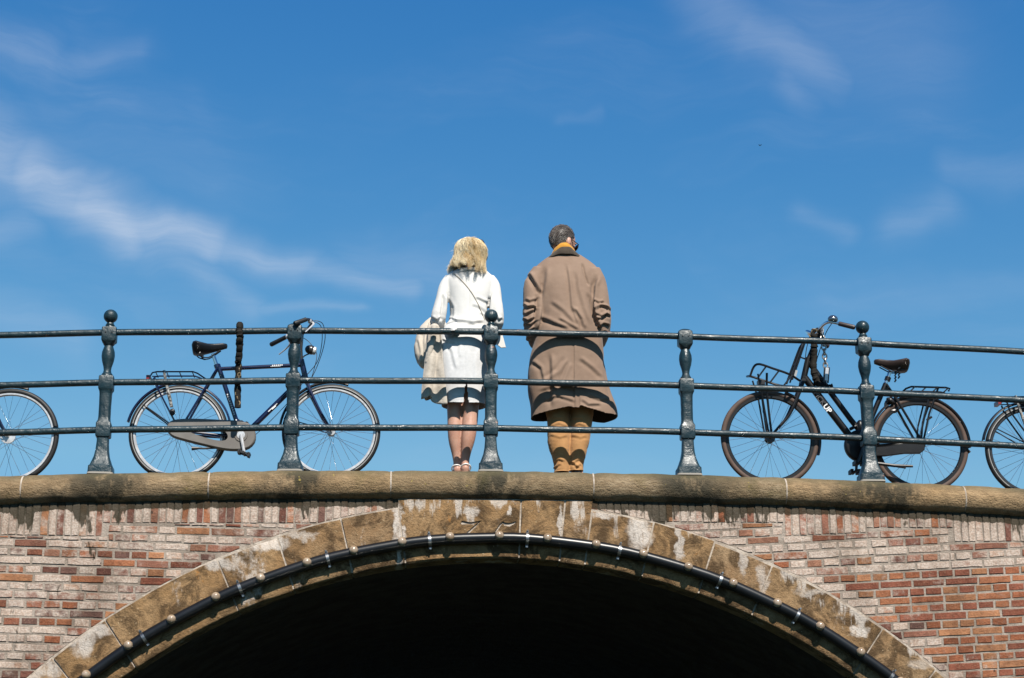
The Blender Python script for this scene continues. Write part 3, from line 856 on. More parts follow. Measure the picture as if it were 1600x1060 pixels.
def saddle(parent, nose, tail, Y, w, mat):
    """saddle lofted from nose to tail; nose and tail are world points on the top line"""
    d = tail - nose; L = d.length; e = d / L; n_ = Vector((-e.z, 0, e.x)); n_ = n_ if n_.z > 0 else -n_
    rings = []
    for t, hw, dn, hh in ((-.02, .008, .016, .010), (0, .019, .014, .026), (.12, .025, .010, .036), (.35, .034, .012, .044), (.55, .055, .012, .052), (.72, .088, .006, .062), (.88, .102, -.004, .074), (.97, .094, -.002, .070), (1.02, .070, .010, .050)):
        c = nose + e * (L * t) - n_ * dn
        ring = []
        for k in range(20):
            a = 2 * PI * k / 20; s_, c_ = math.sin(a), math.cos(a)
            z = s_ * (hh * .32 if s_ > 0 else hh)
            ring.append(c + Vector((0, c_ * w * hw * (.9 if s_ < 0 else 1), 0)) + n_ * z)
        rings.append(ring)
    return MB().loft(rings).build('saddle', mat, parent, angle=60)

def city_bike(label, X0, frame_mat, rim_mat, stripe, chaincase, opts):
    """Dutch city bike facing right, drawn after the blue one; X0 shifts it along the bridge"""
    Yb = .26; xr, xf = at(279, 675, Yb).x + X0, at(517.5, 675, Yb).x + X0
    Ro = .345; dz0 = gz((xr + xf) / 2) - gz((xr + xf) / 2 - X0)
    def q(px, py, dy=0.0):
        v = at(px, py, Yb); return Vector((v.x + X0, Yb + dy, v.z + dz0))
    t = thing('bicycle', label, 'bicycle', ((xr + xf) / 2, Yb, gz((xr + xf) / 2)), 'bicycles parked behind the railing')
    hr, hf = Vector((xr, Yb, gz(xr) + Ro)), Vector((xf, Yb, gz(xf) + Ro))
    wheel(t, hr, Ro, None, 'rubber', rim_mat, stripe, .020, .032, opts.get('drum_r', 0), 'alloy', phase=.1)
    wheel(t, hf, Ro, None, 'rubber', rim_mat, stripe, .020, .032, opts.get('drum_f', 0), 'alloy', .045, phase=.17)
    bb = q(378, 684); sc_ = q(340, 574); hd0, hd1 = q(470.5, 562), q(477.5, 592)
    fr = MB()
    fr.tube([q(340.5, 570), bb], .0165, 10)
    fr.tube([q(340.5, 577), q(473, 570.5)], .0150, 10)
    fr.tube([hd1 + (hd0 - hd1) * .15, bb], .0195, 10)
    fr.tube([hd1, hd0], .0205, 12)
    for s_ in (-1, 1):
        fr.tube([sc_ + Vector((0, s_ * .014, -.01)), hr + Vector((.02, s_ * .055, .02)), hr + Vector((0, s_ * .06, 0))], .0085, 8)
        fr.tube([bb + Vector((-.03, s_ * .025, 0)), hr + Vector((.03, s_ * .058, 0)), hr + Vector((0, s_ * .06, 0))], .0095, 8)
    fr.lathe(bb + Vector((0, -.036, 0)), [(0, .022), (.072, .022)], 14, Vector((0, 1, 0)))
    frame = fr.build('frame', frame_mat, t)
    # small pale lettering and swoosh printed on the tubes
    dcl = MB()
    def deco(a, b, r, items):
        e = (b - a).normalized(); n_ = Vector((-e.z, 0, e.x)); n_ = n_ if n_.z > 0 else -n_
        for t0, t1, off, h in items:
            c = a.lerp(b, (t0 + t1) / 2) + n_ * off + Vector((0, -r - .0004, 0))
            ang = math.atan2(e.z, e.x)
            dcl.box(c, ((b - a).length * abs(t1 - t0) / 2, .0008, h), Matrix.Rotation(-ang, 3, 'Y'))
    deco(q(340.5, 577), q(473, 570.5), .0146, [(.64 + .022 * k, .654 + .022 * k, .003, .0042) for k in range(6)] + [(.62, .74, -.0045, .0012)])
    deco(bb, hd1, .019, [(.42, .50, .004, .003), (.47, .53, -.002, .0035), (.50, .56, .0035, .002), (.78, .80, 0, .005), (.81, .83, 0, .006), (.84, .86, 0, .005)])
    deco(bb, q(340.5, 570), .016, [(.30 + .03 * k, .318 + .03 * k, 0, .0055) for k in range(10)] + [(.18, .24, .001, .004)])
    dcl.build('lettering', 'white_print', frame, kind='stuff')
    # fork
    fk = MB()
    for s_ in (-1, 1):
        fk.tube([q(479, 596, s_ * .03), q(487, 618, s_ * .047), q(500, 645, s_ * .055), q(509, 660, s_ * .056), hf + Vector((0, s_ * .055, 0))], [.0125, .0125, .0105, .009, .008], 8, smooth=4)
    fk.tube([q(479, 596, -.042), q(479, 596, .042)], .014, 8); fk.tube([hd1 + Vector((0, 0, .01)), q(480, 600)], .016, 8)
    fk.build('fork', frame_mat, t)
    # seat
    MB().tube([q(332.5, 553), q(340.5, 577)], .0135, 10).build('seat_post', 'chrome', t)
    MB().lathe(q(339.2, 572.5), [(-.012, .0215), (.012, .0215)], 14, (q(332, 553) - q(340.5, 577))).build('seat_clamp', frame_mat, t)
    sd = saddle(t, q(354, 536.5), q(302, 541.5), Yb, 1.0, 'leather_black')
    sp = MB()
    for s_ in (-.045, .045): sp.tube([q(306, 553, s_), q(312, 558, s_ * .8), q(326, 560, s_ * .4), q(345, 548, s_ * .3)], .0045, 6, smooth=3)
    for s_ in (-.05, .05):
        sp.tube([q(312 + .9 * k + 1.2 * math.sin(k * 2), 553 + k * .9, s_ + .01 * math.cos(k * 2)) for k in range(8)], .004, 5)
    sp.build('saddle_springs', 'dark_alloy', sd)
    # handlebar
    hb = MB(); cl_ = at(471, 524, Yb)
    near = [(460, 506, -.075), (478, 499.5, -.02), (487.5, 503, .08), (481, 514, .17), (472, 522, .26)]
    far = [(472, 522, .26), (466, 520, .35), (459, 521, .43), (447, 527, .50), (423, 539, .58)]
    def w3(p): v = at(*p); return Vector((v.x + X0, v.y, v.z + dz0))
    path = [w3(p) for p in near] + [w3(p) for p in far[1:]]
    bar = hb.tube(path, .0110, 8, smooth=5).build('handlebar', 'dark_alloy', t)
    for a, b in (((460, 506, -.075), (478, 499.5, -.02)), ((423, 539, .58), (447, 527, .50))):
        MB().tube([w3(a), w3(a).lerp(w3(b), .06), w3(a).lerp(w3(b), .5), w3(b)], [.0145, .0175, .0165, .016], 12).build('grip', 'rubber', bar)
    for pts in ([(484, 502, .03), (490, 506, .02), (484, 513, -.03), (477, 519, -.06)], [(449, 526, .49), (453, 537, .45), (447, 545, .50), (436, 554, .54)]):
        mb = MB(); mb.tube([w3(p) for p in pts], [.008, .008, .006, .0045], 8, smooth=4); mb.ell(w3(pts[0]), (.016, .022, .018), None, 10, 8); mb.build('brake_lever', 'alloy', bar)
    MB().tube([q(472, 522), q(470, 545), q(471, 566)], .0125, 10).build('stem', 'dark_alloy', t)
    if opts.get('lamp', True):
        lm = MB(); rot = Matrix.Rotation(R(16), 3, 'Y')
        lm.ell(q(485.5, 547), (.042, .034, .034), rot, 18, 12)
        lamp = lm.build('headlight', 'dark_alloy', t)
        MB().lathe(q(489, 548), [(0, .030), (.018, .029), (.024, .020), (.026, .004)], 18, Vector((.95, 0, -.22))).build('lens', 'lamp_glass', lamp)
        MB().tube([q(483, 553), q(476, 556), q(470, 562)], .005, 6).build('bracket', 'dark_alloy', lamp)
    cb = MB()
    cb.tube([w3((486, 502, .02)), w3((497, 502, .02)), w3((505, 508, .05)), w3((508, 528, .15)), q(502, 555), q(490, 585), q(480, 598)], .0028, 5, smooth=6)
    cb.tube([w3((486, 505, .03)), w3((494, 504, .02)), w3((502, 512, .05)), w3((503, 535, .15)), q(496, 565), q(478, 588)], .0028, 5, smooth=6)
    cb.tube([w3((460, 522, .42)), w3((480, 532, .32)), q(490, 542, .05), q(495, 558), q(487, 590), q(483, 600)], .0025, 5, smooth=6)
    cb.tube([q(479, 590), q(455, 625, -.02), q(420, 662, -.02), q(398, 682, -.02)], .0025, 5, smooth=6)
    if opts.get('cables', True): cb.build('cables', 'rubber', t, kind='stuff')
    # mudguards
    mudguard(t, hr, Ro + .022, R(10), R(168), frame_mat)
    mudguard(t, hf, Ro + .020, R(72), R(176), 'black_paint', .022)
    st = MB()
    for s_ in (-1, 1):
        st.tube([q(224, 634, s_ * .03), hr + Vector((-.01, s_ * .055, .02))], .0045, 6)
        st.tube([q(444, 655, s_ * .028), hf + Vector((-.02, s_ * .05, 0))], .004, 6)
    st.build('mudguard_stays', 'black_paint', t, kind='stuff')
    # rear rack
    rk = MB()
    for s_ in (-.06, .06):
        rk.tube([q(236, 592, s_), q(240, 586, s_), q(247, 584.5, s_), q(303, 584.5, s_), q(310, 587, s_), q(322, 594, s_ * .5)], .0055, 7)
        rk.tube([q(239, 591, s_ * .8), q(308, 591, s_ * .8)], .004, 6)
        rk.tube([q(243, 592, s_), q(246, 607, s_), hr + Vector((0, s_ * 1.05, .03))], .0065, 7)
    for px in (245, 262, 282, 302): rk.tube([q(px, 585, -.06), q(px + 2, 590, 0), q(px, 585, .06)], .004, 6)
    rk.tube([q(236, 592, -.06), q(236, 592, .06)], .0055, 7)
    rack = rk.build('luggage_rack', 'black_paint' if frame_mat != 'navy_paint' else 'navy_paint', t)
    rf = MB(); rf.box(q(232.5, 592), (.012, .05, .014)); rf.build('rear_reflector', 'red_plastic', rack, smooth=False)
    if opts.get('strap', True):
        MB().tube([q(258, 583, -.064), q(261, 600, -.068), q(266, 622, -.07), q(270, 640, -.07)], [.010, .010, .012, .011], 8, smooth=4).build('bungee_strap', 'strap_rubber', rack)
        MB().ell(q(271, 648, -.07), (.021, .014, .026), None, 12, 8).build('strap_hook', 'rubber', rack)
    # drive
    if chaincase:
        oc = [(262, 675), (263.5, 667), (269, 661), (280, 658.5), (300, 657.5), (330, 658.5), (360, 660), (380, 661.5), (393, 667), (400, 678), (400.5, 690), (396, 699), (386, 705.5), (370, 707.5), (350, 706), (320, 699.5), (290, 692), (270, 685.5)]
        ic = [(297, 674), (298, 673), (300, 672.5), (304, 672), (312, 671.5), (325, 672), (338, 673), (346, 675), (351, 677), (355, 680), (357.5, 685), (356.5, 689), (353, 692), (346, 692.5), (335, 691), (320, 687), (308, 683), (299, 679)]
        f2 = lambda L: [(q(*p).x, q(*p).z) for p in L]
        n = 54; O, I = resample(catmull2(f2(oc)), n), resample(catmull2(f2(ic)), n)
        case = strip_ring(O, I, Yb - .075, Yb - .035).build('chaincase', chaincase, t, angle=40)
        MB().lathe(q(378, 684, -.076), [(-.004, .044), (.0, .046), (.006, .046)], 24, Vector((0, 1, 0))).build('chain_cover', chaincase, case)
        MB().lathe(q(378, 684, -.080), [(-.003, .028), (.006, .030)], 20, Vector((0, 1, 0))).build('chainring_bolt', 'alloy', case)
    else:
        MB().torus(bb + Vector((0, -.05, 0)), .085, .006, nu=32, nv=6).build('chainring', 'dark_alloy', t)
    for a, b, s_ in (((378, 684), (384, 716), -1), ((378, 684), (376, 654), 1)):
        mb = MB(); mb.tube([q(*a, s_ * .088), q(*a, s_ * .09).lerp(q(*b, s_ * .1), .5), q(*b, s_ * .1)], [.013, .011, .010], 8)
        cr = mb.build('crank', 'alloy', t)
        c = q(*b, s_ * .145); pb = MB(); rot = Matrix.Rotation(R(18), 3, 'Y')
        pb.box(c + rot @ Vector((-.034, 0, 0)), (.009, .042, .013), rot); pb.box(c + rot @ Vector((.034, 0, 0)), (.009, .042, .013), rot)
        pb.tube([c - Vector((0, .055, 0)), c + Vector((0, .055, 0))], .009, 8)
        for e in (-.036, .036): pb.box(c + Vector((0, e, 0)), (.036, .006, .007), rot)
        pb.build('pedal', 'rubber', cr, smooth=False)
    ks = MB(); ks.tube([q(345, 702, -.05), q(320, 704, -.06), q(306, 703.5, -.06)], [.008, .007, .008], 8); ks.tube([q(312, 703.5, -.06), q(301, 704, -.06)], [.009, .015], 8)
    ks.build('kickstand', 'black_paint', t)
    return t
def catmull2(P): return [tuple(p) for p in catmull(P, 3, True)]

blue = city_bike('navy blue city bicycle with pale grey chaincase and black saddle behind the railing', 0.0, 'navy_paint', 'alloy', 'reflective', 'grey_plastic', {})
dxl = at(13.5, 683, .26).x - at(517.5, 675, .26).x
left_bike = city_bike('bicycle cut off by the left picture edge, only its bright-rimmed front wheel showing', dxl, 'navy_paint', 'alloy', None, 'black_paint', {'drum_f': .022, 'lamp': False, 'strap': False, 'cables': False})
dxr = at(1612, 692, .26).x - at(279, 675, .26).x
right_bike = city_bike('black bicycle cut off by the right picture edge, rear wheel and rack showing', dxr, 'black_paint', 'dark_alloy', 'reflective', 'black_paint', {'strap': True})

def transport_bike():
    Yb = .28; Ro = .352; xf, xr = at(1202.8, 688, Yb).x, at(1437, 691, Yb).x
    t = thing('bicycle', 'matte black transport bicycle with front carrier and brown tyres leaning beside the post', 'bicycle', ((xr + xf) / 2, Yb, gz((xr + xf) / 2)), 'bicycles parked behind the railing')
    def q(px, py, dy=0.0): v = at(px, py, Yb); return Vector((v.x, Yb + dy, v.z))
    hr, hf = Vector((xr, Yb, gz(xr) + Ro)), Vector((xf, Yb, gz(xf) + Ro))
    for h in (hf, hr): wheel(t, h, Ro, None, 'rubber_brown', 'black_paint', None, .0195, .040, .004, 'dark_alloy', .05, phase=.05 if h is hf else .2)
    bb = q(1343, 699)
    fr = MB()
    fr.tube([q(1263, 560), q(1255, 595)], .022, 12)
    fr.tube([q(1257, 590), q(1300, 646), q(1331, 686), bb], [.026, .026, .026, .024], 12)
    fr.tube([q(1264, 566), q(1298, 614), q(1330, 657), q(1352, 684)], .0205, 12)
    fr.tube([bb, q(1364, 648), q(1384, 600)], .0185, 12)
    for s_ in (-1, 1):
        fr.tube([q(1385, 603, s_ * .02), q(1405, 638, s_ * .05), hr + Vector((0, s_ * .062, .01))], .0095, 8)
        fr.tube([bb + Vector((.02, s_ * .03, 0)), hr + Vector((-.03, s_ * .06, 0)), hr + Vector((0, s_ * .062, 0))], .0105, 8)
    fr.lathe(bb + Vector((0, -.04, 0)), [(0, .026), (.08, .026)], 14, Vector((0, 1, 0)))
    frame = fr.build('frame', 'black_paint', t)
    a, b = q(1266, 602), q(1322, 675); e = (b - a).normalized(); zz = Vector((0, -1, 0)); yy = zz.cross(e)
    def tm(px, py): return Matrix.Translation(q(px, py) + Vector((0, -.0268, 0))) @ Matrix((e, yy, zz)).transposed().to_4x4()
    text_mesh('UP', .054, 'white_print', frame, tm(1291.3, 640), 'lettering', .0015)
    text_mesh('PICK', .052, 'grey_print', frame, tm(1279, 624.2), 'lettering', .0005)
    fk = MB()
    for s_ in (-1, 1):
        fk.tube([q(1254, 597, s_ * .036), q(1247, 615, s_ * .052), q(1240, 632, s_ * .058), q(1229, 654, s_ * .06), q(1213, 672, s_ * .06), hf + Vector((0, s_ * .06, 0))], [.0135, .0135, .0125, .011, .0095, .009], 8, smooth=4)
    fk.tube([q(1254, 597, -.05), q(1254, 597, .05)], .017, 10)
    fk.build('fork', 'black_paint', t)
    # head wrapped in a sleeved chain
    MB().tube([q(1274, 522), q(1270, 545), q(1263, 562)], .017, 10).build('stem', 'black_paint', t)
    # handlebar
    def w3(px, py, Y): return at(px, py, Y)
    nearp = [w3(1335.5, 512, -.03), w3(1311, 506, .02), w3(1296, 503.5, .06), w3(1287, 507.5, .12), w3(1280, 516, .20), q(1274, 522)]
    farp = []
    cz = q(1274, 522)
    for p in nearp[:-1][::-1]: farp.append(Vector((p.x - .05, 2 * Yb - p.y, p.z + .035)))
    hb = MB().tube(nearp + farp, .0112, 10, smooth=5).build('handlebar', 'chrome', t)
    MB().tube([nearp[0], nearp[0].lerp(nearp[1], .08), nearp[1]], [.015, .0178, .0165], 12).build('grip', 'leather_brown', hb)
    MB().tube([farp[-1], farp[-2]], [.017, .0165], 12).build('grip', 'leather_brown', hb)
    bell = MB(); bc = w3(1301.3, 500.5, .04); bell.lathe(bc, [(-.012, .010), (-.010, .031), (.0, .037), (.012, .036), (.024, .029), (.032, .018), (.036, .004)], 22, Vector((.05, -.1, 1)))
    bo = bell.build('bell', 'bell_steel', hb)
    MB().tube([bc - Vector((0, 0, .01)), bc + Vector((.015, 0, -.025)), bc + Vector((.025, -.01, -.022))], .006, 8).build('bell_clamp', 'dark_alloy', bo)
    # front carrier
    cr = MB(); wd = .17
    for s_ in (-1, 1):
        d = s_ * wd
        cr.tube([q(1172, 588, 0), q(1172.5, 581, d * .8), q(1180, 579, d), q(1200, 585.5, d), q(1226, 594, d * .95), q(1246, 600, d * .5)], .0085, 8, smooth=3)
        cr.tube([q(1193, 590, d * .75), q(1195, 622, d * .5), hf + Vector((0, s_ * .075, .01))], .0085, 8, smooth=2)
        cr.tube([q(1180, 590, d * .6), q(1188, 622, d * .4), hf + Vector((-.02, s_ * .07, .03))], .0065, 8)
        cr.tube([q(1232, 596, d * .45), q(1242, 568, d * .42), q(1252, 541, d * .36), q(1256, 535, d * .1)], .0080, 8, smooth=3)
        cr.tube([q(1236, 596, d * .25), q(1246, 568, d * .22), q(1257, 536, d * .15)], .0060, 8)
    for px, py in ((1190, 582.5), (1210, 589), (1230, 596)): cr.tube([q(px, py, -wd * .98), q(px, py, wd * .98)], .0065, 7)
    cr.tube([q(1247, 557), q(1263, 563)], .006, 6)
    cr.tube([q(1243, 568, -.07), q(1243, 568, .07)], .006, 6)
    car = cr.build('front_carrier', 'black_paint', t)
    lb = MB(); lb.box(q(1189, 601), (.026, .024, .026)); lb.build('headlight', 'dark_alloy', car, smooth=False)
    ts = MB(); ts.box(q(1240.5, 588, -.06), (.008, .004, .028), Matrix.Rotation(R(18), 3, 'Y')); ts.build('carrier_tag', 'reflective', car, smooth=False)
    mudguard(t, hf, Ro + .016, R(-18), R(70), 'black_paint', .027)
    mudguard(t, hr, Ro + .016, R(-2), R(165), 'black_paint', .028)
    fl = MB(); fl.box(q(1509.5, 702), (.036, .024, .004), Matrix.Rotation(R(48), 3, 'Y')); fl.build('mud_flap', 'rubber', t, smooth=False)
    sl2 = MB(); sl2.ell(q(1500, 661), (.016, .018, .026), Matrix.Rotation(R(-20), 3, 'Y'), 12, 8); sl2.build('rear_light', 'dark_alloy', t)
    # seat
    MB().tube([q(1391, 580), q(1383, 602)], .0135, 10).build('seat_post', 'chrome', t)
    MB().lathe(q(1387, 592.5), [(-.014, .022), (.014, .022)], 12, q(1391, 580) - q(1383, 602)).build('seat_clamp', 'black_paint', t)
    sd = saddle(t, q(1367, 561), q(1417, 569), Yb, 1.05, 'leather_brown')
    sp = MB()
    for s_ in (-.05, .05):
        sp.tube([q(1375, 573, s_ * .4), q(1392, 582, s_ * .4), q(1412, 580, s_)], .005, 6)
        sp.tube([q(1402 + 1.0 * math.sin(k * 2.2), 576 + k * 1.6, s_ + .014 * math.cos(k * 2.2)) for k in range(12)], .006, 6)
    sp.build('saddle_springs', 'dark_alloy', sd)
    # rear rack
    rk = MB()
    for s_ in (-.065, .065):
        rk.tube([q(1400, 622, s_ * .5), q(1412, 611, s_), q(1420, 608, s_), q(1474, 609.5, s_), q(1480, 611, s_), q(1478, 615, s_)], .007, 8)
        rk.tube([q(1462, 610, s_), q(1448, 650, s_), hr + Vector((.01, s_, .02))], .0075, 8)
        rk.tube([q(1447, 628, s_), q(1438, 664, s_), hr + Vector((-.005, s_, .02))], .0065, 8)
    for px in (1424, 1442, 1460, 1478): rk.tube([q(px, 610, -.065), q(px, 610, .065)], .005, 6)
    rk.tube([q(1444, 660, -.066), q(1452, 655, -.066)], .008, 6)
    rk.build('luggage_rack', 'black_paint', t)
    # ring lock behind the seat tube
    lk = MB(); lk.torus(q(1394, 634), .042, .017, nu=24, nv=8); lk.ell(q(1390, 628, -.02), (.035, .035, .02), Matrix.Rotation(R(40), 3, 'Y'), 12, 8)
    lk.build('ring_lock', 'dark_alloy', t)
    # drive: round chain guard and a long guard back to the hub
    dg = MB(); dg.lathe(q(1341, 700, -.075), [(-.012, .10), (-.006, .112), (.0, .115), (.03, .115)], 32, Vector((0, 1, 0)))
    case = dg.build('chaincase', 'black_paint', t)
    arm = MB(); arm.prism([(q(px, py).x, q(px, py).z) for px, py in ((1362, 716), (1362, 702), (1380, 701), (1412, 696), (1436, 693), (1441, 698), (1441, 706), (1434, 712), (1410, 712), (1380, 716))], Yb - .07, Yb - .045, .004)
    arm.build('chain_guard_arm', 'black_paint', case)
    up = MB(); up.prism([(q(px, py).x, q(px, py).z) for px, py in ((1364, 696), (1364, 691), (1412, 691), (1430, 692), (1430, 695), (1412, 695))], Yb - .066, Yb - .05, .002)
    up.build('chain_guard_arm', 'dark_alloy', case)
    for b_, s_ in (((1334, 731), -1), ((1343, 731), 1)):
        c0 = q(1345, 700, s_ * .095); c1 = q(*b_, s_ * .1)
        ck = MB().tube([c0, c1], [.013, .010], 8).build('crank', 'dark_alloy', t)
        c = q(*b_, s_ * .15); pb = MB()
        pb.box(c + Vector((-.026, 0, 0)), (.010, .044, .014)); pb.box(c + Vector((.026, 0, 0)), (.010, .044, .014)); pb.tube([c - Vector((0, .06, 0)), c + Vector((0, .06, 0))], .010, 8)
        pb.build('pedal', 'rubber', ck, smooth=False)
    ks = MB(); ks.tube([q(1366, 728, -.08), q(1392, 732, -.09), q(1421, 733, -.09)], [.012, .012, .009], 8); ks.tube([q(1396, 733, -.09), q(1410, 735, -.09)], .009, 6); ks.build('kickstand', 'black_paint', t)
    jb = MB(); jb.tube([q(1327, 672, -.02), q(1337, 667, -.02)], .012, 8); jb.ell(q(1344, 667), (.03, .03, .05), None, 12, 8); jb.build('frame_clamp', 'black_paint', t)
    cb = MB()
    cb.tube([q(1274, 520), q(1264, 530, -.03), q(1258, 552, -.03), q(1256, 590, -.02)], .003, 5, smooth=5)
    cb.tube([w3(1300, 505, .06), q(1285, 528, -.1), q(1276, 560, -.03), q(1270, 580, -.02)], .003, 5, smooth=5)
    cb.build('cables', 'rubber', t, kind='stuff')
    return t
black = transport_bike()

# ------------------------------------------------------------------ locks
mat_simple('lock_sleeve', (.008, .007, .006), .85, .2, col2=(.016, .014, .011), nscale=60, bump=.6, bscale=120)
mat_simple('old_chain', (.26, .19, .10), .5, .4, .4, col2=(.06, .045, .03), nscale=60)
mat_simple('chain_steel', (.42, .41, .40), .35, .5, .85, col2=(.14, .12, .10), nscale=50)
def lumpy(pts, r, amp, n=10, sm=8, seed=0):
    Q = [Vector(p[:3]) for p in catmull(pts, sm)]
    rr = [r * (1 + amp * mnoise.noise(Vector((i * .55, seed, 2)))) for i in range(len(Q))]
    Q = [p + Vector((mnoise.noise(Vector((i * .4, 1, seed))), mnoise.noise(Vector((i * .4, 5, seed))), 0)) * r * .28 for i, p in enumerate(Q)]
    return MB().tube(Q, rr, n)
xl = at(374.5, 520, 0).x; zt = rz('top', xl)
hl = thing('chain_lock', 'thick dark chain lock hanging over the top rail above the navy bicycle', 'bike lock', (xl, 0, zt), 'bicycle chain locks')
zb = at(374, 637, .04).z
P1 = [(xl + .004, .045, zb), (xl - .004, .046, zb + .2), (xl, .048, zt - .12), (xl, .046, zt - .02), (xl, .028, zt + .038), (xl, -.030, zt + .036), (xl + .002, -.045, zt - .0), (xl + .004, -.046, zt - .06), (xl + .003, .0, zt - .16), (xl - .004, .02, zt - .22)]
lumpy(P1, .0225, .35, 10, 10, 3).build('sleeve', 'lock_sleeve', hl)
def links(path, pitch, Ro, ro, parent, mat, name='chain_link', el=1.35):
    Q = [Vector(p[:3]) for p in catmull(path, 12)]
    L = [0]
    for a, b in zip(Q[:-1], Q[1:]): L.append(L[-1] + (b - a).length)
    n = int(L[-1] / pitch)
    for k in range(n + 1):
        s_ = min(k * pitch, L[-1] - 1e-4); i = max(j for j in range(len(L) - 1) if L[j] <= s_)
        p = Q[i].lerp(Q[i + 1], (s_ - L[i]) / max(1e-6, L[i + 1] - L[i])); e = (Q[i + 1] - Q[i]).normalized()
        side = Vector((0, 1, 0)) if k % 2 else Vector((1, 0, 0))
        side = (side - e * side.dot(e)).normalized()
        ring = [p + e * math.cos(2 * PI * t / 14) * Ro * el + side * math.sin(2 * PI * t / 14) * Ro for t in range(15)]
        MB().tube(ring, ro, 6, False).build(name, mat, parent)
links([(xl + .010, .030, zb + .03), (xl - .004, .030, zb + .10), (xl + .006, .030, zb + .22), (xl, .031, zt - .12), (xl + .008, .030, zt - .035)], .034, .0100, .0042, hl, 'old_chain')

xh = at(1274, 525, .28)
hc = thing('chain_lock', 'steel chain with long padlock wound around the black bicycle handlebar', 'bike lock', at(1288, 548, .2), 'bicycle chain locks')
def qq(px, py, Y): return tuple(at(px, py, Y))
lumpy([qq(1269, 528, .25), qq(1272, 540, .24), qq(1272, 556, .25), qq(1271, 575, .25), qq(1274, 590, .25), qq(1280, 602, .25), qq(1292, 606, .24), qq(1301, 605, .23)], .024, .32, 12, 9, 8).build('sleeve', 'lock_sleeve', hc)
lumpy([qq(1267, 522, .24), qq(1276, 527, .22), qq(1283, 522, .24), qq(1279, 517, .3), qq(1270, 518, .3)], .020, .35, 10, 7, 4).build('sleeve', 'lock_sleeve', hc)
links([qq(1267, 524, .23), qq(1268, 518, .23), qq(1272, 515, .22), qq(1278, 518, .21)], .026, .0105, .0045, hc, 'old_chain')
links([qq(1283, 516, .21), qq(1284.5, 524, .21), qq(1286, 533, .205), qq(1287.5, 546, .20), qq(1289, 562, .20), qq(1290, 573, .20)], .0335, .0155, .0055, hc, 'chain_steel', el=1.5)
pl = MB(); c = Vector(qq(1291.3, 585.5, .20)); rot = Matrix.Rotation(R(7), 3, 'Y')
for sx in (-1, 1): pl.tube([c + rot @ Vector((sx * .0155, 0, -.06)), c + rot @ Vector((sx * .0155, 0, .055))], .0065, 8)
pl.build('shackle', 'dark_alloy', hc, kind='stuff')
pk = MB(); pk.box(c, (.0115, .012, .048), rot); pk.build('padlock', 'alloy', hc, smooth=False)

# ------------------------------------------------------------------ people
mat_simple('skin_fair', (.43, .25, .185), .5, .4, col2=(.37, .20, .145), nscale=12, bump=.08, bscale=220, Subsurface_Weight=.12, Subsurface_Radius=(.02, .008, .004), Subsurface_Scale=.5)
mat_simple('skin_tan', (.42, .235, .17), .5, .4, col2=(.36, .19, .135), nscale=14, bump=.08, bscale=220, Subsurface_Weight=.1, Subsurface_Radius=(.02, .008, .004), Subsurface_Scale=.5)
def mat_cloth(name, c1, c2, rough=.85, nscale=9, weave=420, wb=.25, sheen=.15, wr=0.0, wrs=18):
    nt, setp, pos, p = material(name)
    c = nt.mix(nt.mapr(nt.noise(pos, nscale, 5, .6), .36, .64), c1, c2)
    h = nt.m('MULTIPLY', nt.noise(pos, weave, 2, .6), .12)
    if wr: h = nt.m('ADD', h, nt.m('MULTIPLY', nt.noise(nt.scale(pos, (1, 1, 1.5)), wrs, 4, .6, .5), wr))
    setp(Base_Color=c, Roughness=rough, Specular_IOR_Level=.25, Normal=nt.bump(h, wb, .01), Sheen_Weight=sheen)
mat_cloth('coat_cotton', (.212, .144, .104), (.182, .121, .086), .8, 5, 500, .40, .1, .32, 15)
mat_cloth('coat_lining', (.035, .025, .020), (.045, .033, .026))
mat_cloth('collar_cord', (.040, .030, .022), (.055, .042, .030), .9, 30, 300, .5)
mat_cloth('scarf_wool', (.46, .22, .028), (.40, .18, .02), .9, 30, 260, .5)
mat_cloth('trouser_cotton', (.35, .186, .076), (.30, .154, .060), .85, 10, 480, .4, .1, .5, 22)
mat_cloth('white_linen', (.535, .525, .505), (.50, .49, .472), .8, 6, 480, .3, .1, .18, 16)
mat_cloth('white_tweed', (.53, .528, .53), (.49, .488, .49), .85, 60, 300, .4, .1, .15, 30)
mat_cloth('cream_knit', (.44, .392, .335), (.39, .345, .29), .95, 40, 130, .6, .2, .6, 26)
mat_cloth('cream_canvas', (.47, .418, .355), (.42, .37, .31), .85, 20, 300, .4, .1, .3, 20)
mat_simple('shoe_leather', (.030, .016, .010), .4, .4)
mat_simple('sandal_white', (.78, .74, .70), .45, .4)
mat_simple('sole_cork', (.16, .10, .06), .8, .2)
mat_simple('lens_black', (.004, .004, .005), .12, .6)
mat_simple('strap_gold', (.30, .25, .18), .4, .5, .3)
def mat_hair(name, cols):
    nt, setp, pos, p = material(name)
    a = nt.new('ShaderNodeAttribute', attribute_name='tint')
    setp(Base_Color=a.outputs['Color'], Roughness=.42, Specular_IOR_Level=.45)
mat_hair('hair', None)

